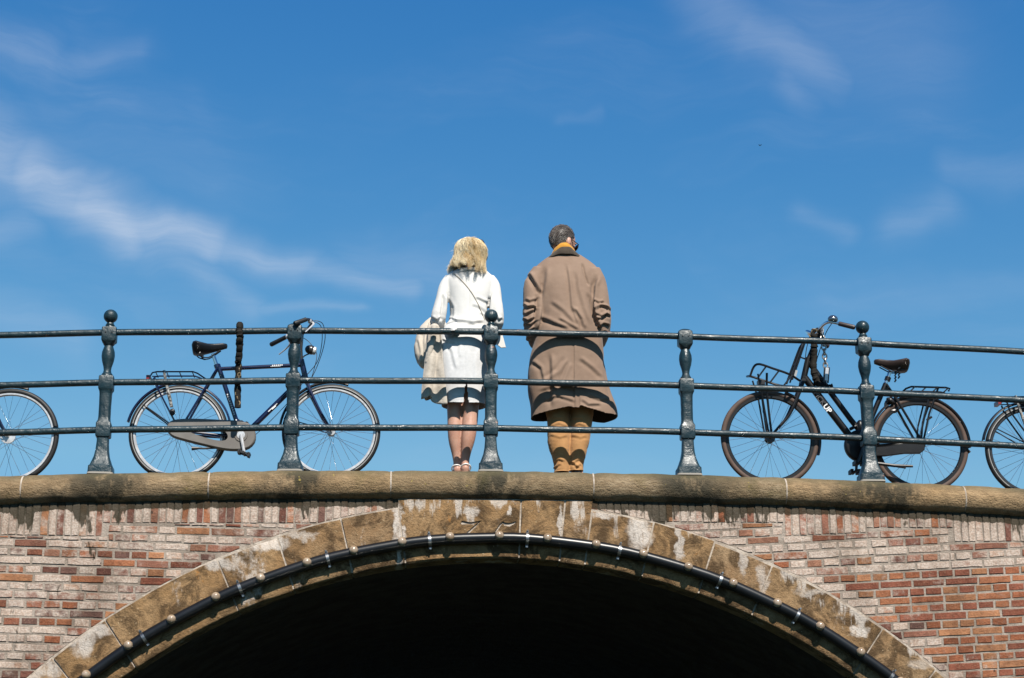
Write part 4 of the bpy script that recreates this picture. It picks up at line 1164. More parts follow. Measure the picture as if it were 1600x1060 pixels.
def evaluated(mb, voxel, smooth=3, sfac=.5):
    me = mb.mesh('tmp'); bm = bmesh.new(); bm.from_mesh(me); bmesh.ops.recalc_face_normals(bm, faces=bm.faces[:]); bm.to_mesh(me); bm.free()
    o = bpy.data.objects.new('tmp', me); COL.objects.link(o)
    r = o.modifiers.new('r', 'REMESH'); r.mode = 'VOXEL'; r.voxel_size = voxel; r.use_smooth_shade = True
    if smooth: s_ = o.modifiers.new('s', 'SMOOTH'); s_.iterations = smooth; s_.factor = sfac
    bpy.context.view_layer.update()
    out = bpy.data.meshes.new_from_object(o.evaluated_get(bpy.context.evaluated_depsgraph_get()))
    bpy.data.objects.remove(o); bpy.data.meshes.remove(me)
    return out
def coords(me):
    a = np.empty(len(me.vertices) * 3); me.vertices.foreach_get('co', a); return a.reshape(-1, 3)
def normals(me):
    a = np.empty(len(me.vertices) * 3); me.vertices.foreach_get('normal', a); return a.reshape(-1, 3)
def set_coords(me, c): me.vertices.foreach_set('co', c.ravel()); me.update()
def fold(me, folds, Yf=None):
    """press drawn folds into cloth: each is (points in photo measure at depth Y, height m, width m, kind)"""
    c = coords(me); n = normals(me); d = np.zeros(len(c))
    for pts, amp, w, kind in folds:
        P = [at(p[0], p[1], .06) for p in pts]; P = np.array([(p.x, p.z) for p in P])
        seg = P[1:] - P[:-1]; ln = np.hypot(seg[:, 0], seg[:, 1]); tot = ln.sum(); acc = 0
        best = np.full(len(c), 1e9); sd = np.zeros(len(c)); tt = np.zeros(len(c))
        for i in range(len(seg)):
            rx, rz_ = c[:, 0] - P[i, 0], c[:, 2] - P[i, 1]
            t = np.clip((rx * seg[i, 0] + rz_ * seg[i, 1]) / max(1e-9, ln[i] ** 2), 0, 1)
            ex, ez = rx - t * seg[i, 0], rz_ - t * seg[i, 1]; dist = np.hypot(ex, ez)
            sg = np.sign(seg[i, 0] * ez - seg[i, 1] * ex)
            m = dist < best
            best[m] = dist[m]; sd[m] = (dist * sg)[m]; tt[m] = ((acc + t * ln[i]) / tot)[m]; acc += ln[i]
        env = np.clip(np.minimum(tt / .18, (1 - tt) / .18), 0, 1); env = env * env * (3 - 2 * env)
        if kind == 'v': v = -np.exp(-(sd / w) ** 2)
        elif kind == 'r': v = np.exp(-(sd / w) ** 2)
        else: v = (sd / w) * np.exp(.5 - .5 * (sd / w) ** 2)
        d += amp * v * env * (n[:, 1] < .35)
    set_coords(me, c + n * d[:, None])
def crumple(me, amp, scale, stretch=(1, 1, 1), seed=0):
    c = coords(me); n = normals(me); d = np.array([mnoise.fractal(Vector((p[0] * scale * stretch[0], p[1] * scale * stretch[1] + seed, p[2] * scale * stretch[2])), 1, 2, 3) for p in c])
    set_coords(me, c + n * (d * amp)[:, None])
def hem(me, zfun, trim_keep=True):
    """cut the cloth off below zfun(x, y) and leave an open, clean hem"""
    bm = bmesh.new(); bm.from_mesh(me)
    dead = [v for v in bm.verts if v.co.z < zfun(v.co.x, v.co.y) - .0001]
    kill = [f for f in bm.faces if all(v.co.z < zfun(v.co.x, v.co.y) for v in f.verts)]
    bmesh.ops.delete(bm, geom=kill, context='FACES')
    for v in list(bm.verts):
        if not v.link_faces: bm.verts.remove(v)
    for v in bm.verts:
        z = zfun(v.co.x, v.co.y)
        if v.co.z < z: v.co.z = z
    bm.to_mesh(me); bm.free(); me.update()
def place(me, name, mat, parent, solid=0, inner=None, label=None):
    me.transform(Matrix.Translation(-world_org(parent)))
    me.polygons.foreach_set('use_smooth', [True] * len(me.polygons)); me.materials.clear()
    o = link(name, me, mat, parent, raw=True, label=label)
    if solid:
        s_ = o.modifiers.new('solid', 'SOLIDIFY'); s_.thickness = solid; s_.offset = -1
        if inner: me.materials.append(MAT[inner]); s_.material_offset = 1
    return o
def torso_loft(rows, Ym, p=2.4, n=40):
    """rows: photo y, left x, right x, back Y, front Y"""
    rings = []
    for py, xl_, xr_, yb, yf in rows:
        a, b = at(xl_, py, Ym), at(xr_, py, Ym); cx, hw = (a.x + b.x) / 2, (b.x - a.x) / 2
        cy, hd = (yb + yf) / 2, (yf - yb) / 2; z = (a.z + b.z) / 2
        rings.append(ring16(cx, cy, z, hw, p, n, hd))
    return MB().loft(rings[::-1])
def dense(rows, k=4): return [tuple(r) for r in catmull(rows, k)]
def hand(mb, wrist, d, up, s_=1.0, curl=.5):
    """palm and five separate, bent fingers; d points along the forearm, up is the back of the hand"""
    d = d.normalized(); side = d.cross(up).normalized(); up = side.cross(d).normalized()
    mb.tube([wrist - d * .02, wrist + d * .03, wrist + d * .075, wrist + d * .09], [.024 * s_, .034 * s_, .040 * s_, .030 * s_], 12, flat=.55)
    for i, (off, ln) in enumerate(((-.030, .072), (-.010, .082), (.011, .076), (.031, .060))):
        b = wrist + d * .08 + side * off * s_
        p1 = b + d * ln * .45 - up * ln * .10; p2 = p1 + (d * math.cos(curl) - up * math.sin(curl)) * ln * .33; p3 = p2 + (d * math.cos(curl * 2) - up * math.sin(curl * 2)) * ln * .25
        mb.tube([b - d * .015, p1, p2, p3], [.0098 * s_, .0092 * s_, .0085 * s_, .0065 * s_], 8)
    b = wrist + d * .03 - side * .030 * s_
    mb.tube([b, b + d * .03 - side * .022 - up * .01, b + d * .058 - side * .026 - up * .02], [.0125 * s_, .011 * s_, .008 * s_], 8)
def head_parts(mb, c, yaw, tilt, w=.074, l=.095, h=.112):
    """skull, jaw, nose, brow, ears in one lump; the face looks away from the camera and to the right"""
    M = Matrix.Rotation(-yaw, 3, 'Z') @ Matrix.Rotation(-tilt, 3, 'X')
    def P(x, y, z): return c + M @ Vector((x, y, z))
    mb.ell(P(0, -.008, .022), (w, l, h * .86), M, 24, 16)
    mb.ell(P(0, .022, -.045), (w * .78, l * .72, h * .66), M, 20, 12)
    mb.ell(P(0, .070, -.090), (.026, .022, .020), M, 12, 8)
    mb.tube([P(0, .086, .012), P(0, .108, -.022), P(0, .104, -.032)], [.008, .014, .010], 8)
    mb.ell(P(0, .083, .022), (.052, .014, .012), M, 14, 8)
    mb.ell(P(0, .088, -.058), (.024, .011, .006), M, 12, 8); mb.ell(P(0, .086, -.068), (.022, .011, .007), M, 12, 8)
    for s_ in (-1, 1):
        mb.ell(P(s_ * .036, .068, -.012), (.022, .018, .016), M, 10, 8)
        E_ = M @ Matrix.Rotation(R(-18) * s_, 3, 'Z')
        mb.ell(P(s_ * (w + .004), -.008, -.012), (.008, .019, .031), E_, 12, 10)
    return P, M
def ribbons(strands, widths, cols, name, parent, mat='hair'):
    V = []; Fs = []; C_ = []
    for S, w, cc in zip(strands, widths, cols):
        o = len(V); n = len(S)
        for i, p in enumerate(S):
            t = (S[min(i + 1, n - 1)] - S[max(i - 1, 0)]); side = t.cross(Vector((.15, 1, .1)))
            side = side.normalized() if side.length > 1e-6 else Vector((1, 0, 0))
            ww = w * (1 - .75 * (i / (n - 1)) ** 2); nn = side.cross(t).normalized() if t.length > 1e-6 else Vector((0, -1, 0))
            V += [p - side * ww, p + side * ww, p + nn * ww * .7]
        for i in range(n - 1):
            a = o + i * 3
            for q in range(3):
                Fs.append((a + q, a + (q + 1) % 3, a + 3 + (q + 1) % 3, a + 3 + q)); C_.append(cc)
    me = bpy.data.meshes.new(name); org = world_org(parent)
    me.from_pydata([tuple(v - org) for v in V], [], Fs)
    a = me.attributes.new('tint', 'FLOAT_COLOR', 'FACE'); a.data.foreach_set('color', np.array([(*c, 1) for c in C_], dtype=np.float32).ravel())
    me.polygons.foreach_set('use_smooth', [True] * len(me.polygons))
    return link(name, me, mat, parent, raw=True)
def flat_tint(o, c):
    a = o.data.attributes.new('tint', 'FLOAT_COLOR', 'FACE'); a.data.foreach_set('color', np.array([(*c, 1)] * len(o.data.polygons), dtype=np.float32).ravel())

# ---- man in the raincoat
def build_man():
    G = gz(.39); man = thing('person', 'person in a long taupe raincoat, mustard scarf and tan trousers, seen from behind', 'person', (at(888, 738, .2).x, .2, G))
    # body
    b = MB(); hc_ = at(879.5, 380, .19)
    P, M = head_parts(b, hc_, R(56), R(14), .080, .100, .116)
    b.tube([at(884, 420, .17), at(883, 402, .165), at(881, 388, .18)], [.062, .058, .056], 14)
    T = dense([(410, 855, 915, .13, .25), (425, 838, 930, .10, .28), (455, 845, 925, .075, .30), (500, 852, 922, .075, .29), (540, 852, 924, .07, .28), (575, 850, 928, .07, .29), (600, 855, 922, .08, .28)])
    b.loft([ring16((at(r[1], r[0], .17).x + at(r[2], r[0], .17).x) / 2, (r[3] + r[4]) / 2, at(r[1], r[0], .17).z, (at(r[2], r[0], .17).x - at(r[1], r[0], .17).x) / 2, 2.3, 28, (r[4] - r[3]) / 2) for r in T][::-1])
    for sx, hx, kx, ax in ((-1, 870, 873, 877), (1, 906, 907, 902)):
        b.tube([at(hx, 590, .18), at(kx, 665, .195), at(kx, 690, .19), at(ax, 722, .19), at(ax, 741, .19)], [.075, .052, .048, .038, .036], 14, smooth=3)
        fz = G + .045
        b.tube([Vector((at(ax, 741, .19).x, .17, fz)), Vector((at(ax, 741, .19).x + sx * .01, .24, fz - .008)), Vector((at(ax, 741, .19).x + sx * .02, .33, fz - .018)), Vector((at(ax, 741, .19).x + sx * .02, .39, fz - .024))], [.040, .040, .040, .022], 12)
    for sx, s0, e0, w0 in ((-1, (840, 430), (836, 500), (848, 540)), (1, (926, 430), (938, 500), (930, 540))):
        sh, el, wr_ = at(*s0, .18), at(*e0, .165), at(*w0, .31)
        b.tube([sh, sh.lerp(el, .5), el, el.lerp(wr_, .5), wr_], [.050, .042, .036, .032, .026], 12, smooth=3)
        hand(b, wr_, (wr_ - el), Vector((sx * 1.0, 0, .3)), 1.05)
    place(evaluated(b, .0065, 2), 'body', 'skin_tan', man)
    # trousers
    tr = MB(); Lx = [(868, 600, .20, .092), (870.5, 640, .20, .084), (872.5, 655, .20, .080), (873, 690, .19, .078), (876, 712, .185, .064), (877.5, 728, .185, .056), (877.7, 745, .185, .054)]
    Rx = [(908, 600, .20, .092), (909, 640, .20, .083), (908.5, 655, .20, .079), (905.5, 690, .19, .068), (902, 712, .185, .057), (900.5, 728, .185, .050), (900.2, 745, .185, .049)]
    for LL in (Lx, Rx): tr.tube([at(x, y, Y) for x, y, Y, r in LL], [r for *_, r in LL], 24, smooth=4)
    tr.ell(at(888, 592, .2), (.19, .12, .14), None, 20, 12)
    me = evaluated(tr, .006, 2)
    crumple(me, .003, 9, (1, 1, 2.2), 4)
    F_ = []
    for cx, w in ((874, 15), (906, 13)):
        F_ += [([(cx - w, 664), (cx, 660), (cx + w, 664)], .0035, .009, 's'), ([(cx - w, 676), (cx + 2, 682), (cx + w, 678)], .003, .009, 's'), ([(cx - w + 2, 722), (cx, 715), (cx + w * .7, 719)], .004, .007, 's'),
               ([(cx - w * .5, 728), (cx + 4, 722)], .005, .007, 's'), ([(cx - 12, 650), (cx + 8, 652)], .0035, .008, 's')]
    F_ += [([(858, 712), (866, 718), (870, 724)], .008, .009, 'v'), ([(893, 716), (903, 726), (909, 728)], .006, .007, 's'), ([(863, 731.5), (890, 731)], .0022, .004, 'v'), ([(888, 729), (912, 729)], .0022, .004, 'v')]
    fold(me, F_)
    hz = at(880, 736, .14).z; hem(me, lambda x, y: hz if x < at(889.5, 736, .18).x else at(900, 734.5, .14).z)
    place(me, 'trousers', 'trouser_cotton', man, .003)
    # shoes
    for sx, ax in ((-1, 877.5), (1, 900.5)):
        x = at(ax, 741, .19).x; sh = MB()
        rings = []
        for t, w, h in ((.150, .022, .05), (.155, .032, .065), (.17, .038, .080), (.24, .040, .070), (.30, .047, .056), (.37, .045, .044), (.42, .030, .034), (.435, .010, .022)):
            rings.append([Vector((x + sx * (t - .12) * .12 + q.x - 0, t, G + .012 + max(0, q.z))) for q in [Vector((math.cos(a_) * w, 0, math.sin(a_) * h)) for a_ in [2 * PI * k / 16 for k in range(16)]]])
        sh.loft(rings); so = sh.build('shoe', 'shoe_leather', man)
        sl_ = MB(); sl_.loft([[Vector((x + sx * (t - .12) * .12 + q * w, t, G + z)) for q, z in ((-1, .0), (1, .0), (1, .02), (-1, .02))] for t, w in ((.145, .028), (.165, .036), (.24, .042), (.31, .048), (.38, .046), (.435, .020))]); sl_.build('sole', 'lens_black', so)
    # raincoat
    ct = torso_loft(dense([(399, 862, 906, .105, .25), (406, 850, 918, .095, .27), (414, 840, 929, .082, .285), (425, 832, 937, .068, .30), (440, 834, 936, .054, .315), (462, 838, 934, .044, .32), (490, 841, 934, .036, .32), (512, 839, 938, .034, .32), (535, 834, 942, .036, .33), (560, 828, 944, .040, .335),
                       (585, 825, 948, .042, .34), (610, 825, 954, .044, .345), (635, 828, 962, .046, .35), (655, 831, 967, .048, .35), (675, 833, 969, .05, .35)], 4), .17, 2.35, 48)
    for sx, pts, rr in ((-1, [(846, 423, .165), (836, 445, .16), (833.5, 475, .145), (833.5, 503, .15), (836, 522, .21), (842, 536, .29)], [.066, .078, .074, .076, .072, .066]),
                        (1, [(924, 424, .165), (932, 445, .16), (936.5, 475, .145), (938.5, 501, .15), (937, 522, .21), (932, 536, .29)], [.066, .076, .074, .076, .070, .064])):
        ct.tube([at(*p) for p in pts], rr, 24, smooth=4)
    me = evaluated(ct, .0062, 7, .6)
    crumple(me, .007, 4.2, (1, 1, .5), 1); crumple(me, .0016, 13, (1, 1, .8), 6)
    fl = [([(826, 421), (835, 440), (845, 458)], .016, .013, 's'), ([(910, 408), (914, 430), (921, 448)], .013, .009, 'v'), ([(885, 408), (889, 440), (892, 480), (905, 516)], .007, .010, 's'),
          ([(855, 412), (852, 440), (846, 470), (838, 505)], .008, .016, 's'), ([(900, 420), (902, 450), (912, 485), (922, 512)], .006, .016, 's'), ([(937, 426), (930, 445), (928, 470), (930, 490), (942, 520)], .014, .012, 's'),
          ([(843, 455), (841, 480), (837, 515)], .014, .012, 's'), ([(842, 492), (865, 506), (890, 516)], .009, .014, 's'), ([(895, 482), (908, 500), (912, 516)], .010, .012, 's'), ([(870, 498), (888, 508), (905, 518)], .007, .011, 's'),
          ([(858, 470), (880, 488), (900, 510)], .005, .014, 's'), ([(920, 455), (928, 480), (936, 510)], .010, .014, 's')]
    # gathered sleeves
    fl += [([(820, 464), (828, 470), (840, 466), (844, 460)], .007, .009, 's'), ([(817, 470), (825, 479), (834, 478), (843, 484)], .014, .008, 's'), ([(817, 484), (822, 490), (835, 484), (842, 474)], .011, .008, 's'),
           ([(816, 492), (826, 500), (838, 494)], .014, .0075, 's'), ([(818, 502), (830, 506), (842, 497)], .009, .008, 's'), ([(819, 511), (826, 515), (836, 509)], .011, .007, 's'), ([(824, 522), (834, 518), (842, 520)], .008, .008, 's'),
           ([(928, 468), (936, 473), (945, 470)], .008, .008, 's'), ([(930, 486), (938, 477), (950, 479), (955, 484)], .014, .008, 's'), ([(932, 489), (940, 494), (950, 488)], .010, .007, 's'), ([(931, 497), (940, 497), (948, 490), (956, 492)], .013, .0075, 's'),
           ([(934, 512), (943, 504), (955, 505)], .010, .0075, 's'), ([(938, 520), (945, 514), (953, 515)], .008, .007, 's')]
    fl += [([(897, 532), (897, 580), (897, 650)], .0065, .006, 's'), ([(860, 550), (861, 590), (861, 640)], .010, .014, 's'), ([(945, 545), (949, 590), (957, 640)], .010, .010, 'v'), ([(885, 560), (870, 580), (845, 596)], .006, .014, 's'),
           ([(903, 560), (925, 575), (943, 590)], .006, .014, 's'), ([(890, 565), (880, 590), (872, 610)], .006, .012, 's'), ([(840, 612), (870, 602), (905, 612)], .006, .014, 's'), ([(845, 628), (870, 620), (900, 630)], .006, .010, 's'),
           ([(915, 618), (935, 625), (958, 622)], .006, .012, 's'), ([(905, 625), (918, 634), (940, 632)], .006, .010, 's'), ([(830, 560), (845, 575), (850, 600)], .007, .012, 's')]
    fold(me, fl)
    c = coords(me)       # blown corner on the right, vent step in the middle
    zref = at(900, 600, .06).z; zend = at(900, 650, .06).z
    k = np.clip((zref - c[:, 2]) / (zref - zend), 0, 1.3); xm = at(905, 640, .06).x
    c[:, 1] -= np.where(c[:, 0] > xm, .016 * k * (1 - np.clip((c[:, 0] - xm) / .3, 0, 1)), 0) * (c[:, 1] < .15)
    c[:, 0] += .012 * np.sin(c[:, 2] * 14) * k
    set_coords(me, c)
    ze = lambda px, py: at(px, py, .06).z
    HX = [(at(x, 640, .06).x, ze(x, y)) for x, y in ((815, 648), (832, 646), (858, 641.5), (888, 636), (904.5, 638), (905.5, 634), (936, 642), (950, 645), (968, 644), (985, 644))]
    hx, hz2 = [q[0] for q in HX], [q[1] for q in HX]
    hem(me, lambda x, y: float(np.interp(x, hx, hz2)) - .02 * max(0, (y - .2)) / .15)
    coat = place(me, 'raincoat', 'coat_cotton', man, .004, 'coat_lining')
    # turned-up corduroy collar and scarf
    def band(rows, mat, name, thick, parent):
        rings = []
        for py, xl_, xr_, yb, yf, dip in rows:
            a, b2 = at(xl_, py, .15), at(xr_, py, .15); cx, hw = (a.x + b2.x) / 2, (b2.x - a.x) / 2; cy, hd = (yb + yf) / 2, (yf - yb) / 2
            ring = []
            for k in range(48):
                an = 2 * PI * k / 48; yy = math.sin(an)
                ring.append(Vector((cx + hw * math.cos(an), cy + hd * yy, a.z - dip * abs(math.cos(an)) ** 2 - dip * .6 * max(0, yy) + .002 * math.sin(an * 9))))
            rings.append(ring)
        mb = MB().loft(rings, False, False); o = mb.build(name, mat, parent)
        s_ = o.modifiers.new('solid', 'SOLIDIFY'); s_.thickness = thick; s_.offset = 1
        return o
    band(dense([(401, 852, 914, .088, .27, .030), (396, 857, 909, .086, .26, .036), (391, 861.5, 904, .092, .25, .044), (388, 864, 901, .102, .25, .048)], 3), 'collar_cord', 'collar', .005, man)
    band(dense([(394, 863, 901, .108, .25, .045), (389, 863, 900, .100, .245, .046), (385, 864.5, 898, .104, .24, .044), (382.5, 867, 895.5, .115, .235, .040)], 3), 'scarf_wool', 'scarf', .008, man)
    # hair: close cap and short strands
    cap = MB(); cap.ell(P(0, -.014, .026), (.0825, .0995, .1045), M, 28, 18)
    cm = cap.mesh('hair_cap', world_org(man))
    bm = bmesh.new(); bm.from_mesh(cm); Mi = M.inverted()
    kill = []
    for f in bm.faces:
        q = Mi @ (f.calc_center_median() + world_org(man) - hc_)
        if q.z < -.055 - .30 * min(0, q.y + .02) * 0 or (q.y > .048) or (q.y > -.030 and q.z < .012 + .8 * (q.y)): kill.append(f)
    bmesh.ops.delete(bm, geom=kill, context='FACES'); bm.to_mesh(cm); bm.free()
    co_ = link('hair', cm, 'hair', man); flat_tint(co_, (.090, .072, .060))
    S, W, Cc = [], [], []
    for i in range(4200):
        u = random.random(); v = random.random()
        th = math.acos(1 - 1.72 * u); ph = 2 * PI * v
        q = Vector((.083 * math.sin(th) * math.cos(ph), -.014 + .100 * math.sin(th) * math.sin(ph), .026 + .105 * math.cos(th)))
        if q.y > .05 or (q.y > -.022 and q.z < .012 + .8 * q.y) or q.z < -.062: continue
        bald = (q.x + .020) ** 2 / .0011 + (q.y + .030) ** 2 / .0011
        if q.z > .095 and bald < 1 and random.random() < .8: continue
        nrm = Vector((q.x / .0064, (q.y + .014) / .0094, (q.z - .026) / .0104)).normalized()
        sw = Vector((q.x * 3 + .35, -1.0, -1.1 if q.z < .06 else -.35)); tan_ = (sw - nrm * sw.dot(nrm)).normalized()
        tan_ = (tan_ + Vector((random.gauss(0, .10), random.gauss(0, .10), random.gauss(0, .10)))).normalized()
        L = random.uniform(.018, .036) * (1.35 if q.z > .05 else 1)
        jj = random.uniform(-.001, .003); pts = [P(*(q + tan_ * L * t + nrm * (jj * t - (L * t) ** 2 / .19))) for t in (0, .35, .7, 1)]
        gr = max(0, min(1, .5 + 1.1 * mnoise.noise(Vector((q.x * 38, q.y * 16, q.z * 22))) + (.25 if q.z < .02 else -.12) + random.gauss(0, .12)))
        col = tuple(a_ + (b_ - a_) * gr for a_, b_ in zip((.062, .046, .037), (.20, .178, .160)))
        S.append(pts); W.append(random.uniform(.0007, .0014)); Cc.append(col)
    ribbons(S, W, Cc, 'hair_strands', man)['kind'] = 'stuff'
    # sunglasses
    sg = MB()
    for s_ in (-1, 1):
        sg.tube([P(s_ * .080, -.012, .012), P(s_ * .080, .04, .010), P(s_ * .070, .092, .008)], .0032, 6)
        sg.ell(P(s_ * .036, .100, -.004), (.033, .008, .024), M @ Matrix.Rotation(R(-14) * s_, 3, 'Z'), 16, 10)
    sg.tube([P(-.012, .106, .004), P(.012, .106, .004)], .003, 6)
    sg.build('sunglasses', 'lens_black', man, kind='stuff')
    return man
build_man()

# ---- woman in white
def build_woman():
    G = gz(-.3); wo_ = thing('person', 'person with blond hair in a white jacket and skirt, seen from behind', 'person', (at(727, 738, .17).x, .17, G))
    b = MB(); hc_ = at(738.5, 398, .19)
    P, M = head_parts(b, hc_, R(58), R(10), .070, .090, .106)
    b.tube([at(736, 440, .17), at(737, 422, .165), at(738, 406, .18)], [.050, .046, .048], 14)
    T = [(430, 712, 760, .12, .23), (442, 702, 768, .10, .26), (465, 704, 764, .085, .27), (492, 708, 756, .085, .255), (520, 701, 757, .075, .27), (550, 694, 756, .065, .28), (580, 695, 755, .08, .28), (600, 698, 752, .09, .27)]
    T = dense(T)
    b.loft([ring16((at(r[1], r[0], .17).x + at(r[2], r[0], .17).x) / 2, (r[3] + r[4]) / 2, at(r[1], r[0], .17).z, (at(r[2], r[0], .17).x - at(r[1], r[0], .17).x) / 2, 2.2, 28, (r[4] - r[3]) / 2) for r in T][::-1])
    LL = [(711, 590, .18, .075), (710.5, 630, .185, .058), (710.5, 650, .19, .0525), (710.5, 672, .185, .0505), (711, 690, .19, .045), (713, 708, .20, .034), (714.3, 722, .205, .0275), (714.3, 731, .205, .0275), (714.3, 738, .20, .028)]
    RR = [(737, 590, .17, .075), (735.5, 630, .165, .060), (735, 650, .165, .0545), (733.5, 670, .155, .0525), (731.5, 688, .155, .047), (728.5, 706, .165, .0355), (727, 720, .17, .029), (727, 730, .17, .029), (727, 738, .165, .030)]
    for Lg, sx in ((LL, -1), (RR, 1)):
        b.tube([at(x, y, Y) for x, y, Y, r in Lg], [r for *_, r in Lg], 18, smooth=4)
        a = at(*Lg[-1][:3]); fz = G + .05
        b.ell(Vector((a.x, a.y - .012, fz + .012)), (.030, .034, .036), None, 14, 10)
        b.tube([Vector((a.x, a.y, fz + .004)), Vector((a.x + sx * .012, a.y + .07, fz)), Vector((a.x + sx * .02, a.y + .14, fz - .012)), Vector((a.x + sx * .02, a.y + .19, fz - .020))], [.029, .032, .036, .022], 12, flat=.7)
        for k in range(5):
            tx = a.x + sx * .02 + (k - 2) * .014
            b.tube([Vector((tx, a.y + .17, fz - .024)), Vector((tx + sx * .002, a.y + .212 - .006 * abs(k - 1), fz - .030))], [.009, .007], 8)
    for sx, s0, e0, w0 in ((-1, (702, 440), (685, 495), (698, 516)), (1, (766, 440), (776, 498), (764, 519))):
        sh, el, wr_ = at(*s0, .175), at(*e0, .150), at(*w0, .33)
        b.tube([sh, sh.lerp(el, .5), el, el.lerp(wr_, .5), wr_], [.036, .030, .026, .024, .020], 12, smooth=3)
        hand(b, wr_, (wr_ - el), Vector((sx * .5, 0, 1)), .88)
    place(evaluated(b, .0055, 2), 'body', 'skin_fair', wo_)
    # skirt
    rows = dense([(500, 703, 760, .075, .28), (520, 690, 762, .058, .30), (540, 684, 763, .046, .31), (565, 683, 764, .042, .315), (590, 684, 763, .048, .315), (610, 687, 762, .054, .315), (630, 690, 761, .058, .315), (650, 691, 761, .06, .315)], 4)
    me = evaluated(torso_loft(rows, .17, 2.5, 44), .006, 3)
    crumple(me, .004, 6, (1, 1, .6), 2)
    fold(me, [([(697, 535), (705, 550), (712, 580)], .004, .012, 's'), ([(718, 532), (716, 560)], .003, .012, 's'), ([(745, 540), (740, 570), (741, 600)], .003, .014, 's'), ([(690, 528), (700, 535), (712, 537)], .005, .008, 's'),
              ([(726.5, 540), (726.5, 600), (726.5, 632)], .0018, .004, 'v'), ([(690, 626), (758, 626)], .0012, .004, 'v')])
    zh = at(727, 629, .06).z; xs = at(727.3, 620, .06).x; zs = at(727, 596, .06).z
    def hemf(x, y):
        z = zh + .010 * ((x - xs) / .17) ** 2
        if y < .17:
            w = .0125 * max(0, min(1, (zs - z) / .001))
        return z
    hem(me, hemf)
    bm = bmesh.new(); bm.from_mesh(me)       # walking slit in the back seam
    kill = [f for f in bm.faces if f.calc_center_median().y < .15 and f.calc_center_median().z < zs and abs(f.calc_center_median().x - xs - .004 * 1) < .003 + .016 * (zs - f.calc_center_median().z) / (zs - zh)]
    bmesh.ops.delete(bm, geom=kill, context='FACES')
    bm.to_mesh(me); bm.free()
    place(me, 'skirt', 'white_tweed', wo_, .003)
    # jacket
    jk = torso_loft(dense([(421, 716, 757, .11, .24), (427, 706, 764, .098, .25), (434, 698, 771, .088, .26), (444, 696, 772, .076, .27), (460, 699, 769, .068, .275), (480, 702, 764, .066, .27), (496, 703, 762, .062, .27), (508, 698, 763, .052, .285), (520, 692, 765, .044, .30), (535, 688, 768, .040, .31), (550, 684, 772, .04, .32)], 4), .17, 2.3, 44)
    for pts, rr in (([(704, 434, .17), (697, 447, .165), (690, 470, .145), (683.5, 495, .135), (686, 507, .19), (696, 516, .30)], [.040, .048, .047, .047, .045, .040]),
                    ([(764, 435, .17), (771, 448, .165), (774.5, 472, .145), (777, 498, .135), (775, 510, .19), (766, 519, .30)], [.040, .048, .047, .047, .045, .040])):
        jk.tube([at(*p) for p in pts], rr, 20, smooth=4)
    me = evaluated(jk, .0055, 5, .55)
    crumple(me, .004, 5, (1, 1, .7), 3); crumple(me, .0009, 16, (1, 1, 1), 8)
    fl = [([(694.5, 456), (694, 475), (691, 500)], .014, .009, 's'), ([(768, 458), (766, 480), (767, 500)], .012, .009, 's'), ([(700, 458), (709, 478), (708, 505)], .004, .010, 's'), ([(733, 425), (733, 470), (730, 508)], .0025, .005, 'v'),
          ([(742, 464), (756, 469), (767, 470)], .0045, .010, 's'), ([(736, 476), (750, 480), (764, 488)], .0035, .012, 's'), ([(750, 488), (760, 492)], .003, .008, 's'),
          ([(690, 508), (712, 501), (740, 505), (760, 501)], .008, .012, 's'), ([(715, 511), (735, 507), (752, 511)], .004, .010, 's'), ([(674, 492), (683, 498), (692, 492)], .006, .008, 's'), ([(774, 490), (780, 498), (786, 494)], .006, .008, 's'),
          ([(697, 488), (708, 497), (716, 502)], .005, .008, 's'), ([(712, 424), (733, 419), (757, 424)], .003, .005, 'v')]
    fold(me, fl)
    HX = [(at(x, 520, .05).x, at(x, y, .04).z) for x, y in ((660, 515), (690, 512), (697, 517), (705, 521.5), (709.5, 521.5), (714, 517), (722, 514.5), (745, 515), (757, 516), (768, 520), (790, 522))]
    hx, hz2 = [q[0] for q in HX], [q[1] for q in HX]
    c = coords(me); zf = at(706, 505, .05).z
    k = np.clip((zf - c[:, 2]) / .06, 0, 1) * np.exp(-((c[:, 0] - at(707, 520, .05).x) / .05) ** 2) * (c[:, 1] < .12)
    c[:, 1] -= .098 * k                           # the hem corner flips out over the top rail
    set_coords(me, c)
    hem(me, lambda x, y: float(np.interp(x, hx, hz2)))
    jacket = place(me, 'jacket', 'white_linen', wo_, .003)
    # flying front corner of the jacket beyond the post
    fp = MB(); pts = [(773, 512), (779, 516), (785, 523), (790.5, 543.5), (783, 544), (775, 538), (771, 526)]
    fp.prism([(at(x, y, .24).x, at(x, y, .24).z) for x, y in pts], .235, .243, .002); fp.build('jacket_front', 'white_linen', wo_)
    # collar roll
    cr = MB(); cr.tube([at(714, 429, .125), at(720, 424, .10), at(733, 420.5, .088), at(748, 422.5, .098), at(758, 429, .125)], [.010, .012, .013, .012, .010], 10, smooth=4, flat=.6); cr.build('collar', 'white_linen', wo_)
    # bag strap across the back, laid on the cloth
    dg = bpy.context.evaluated_depsgraph_get(); bvh = BVHTree.FromObject(jacket, dg); lo = world_org(jacket)
    sp = []
    for i in range(40):
        t = i / 39; px, py = 708 + (757.5 - 708) * t + 4 * math.sin(t * PI), 424 + (499 - 424) * t - 4 * math.sin(t * PI)
        g = at(px, py, .07)
        hit = bvh.ray_cast(Vector((g.x, -1, g.z)) - lo, Vector((0, 1, 0)))[0]
        if hit is not None: sp.append(hit + lo + Vector((0, -.003, 0)))
    if len(sp) > 4: MB().tube(sp, .0024, 6).build('bag_strap', 'strap_gold', wo_)
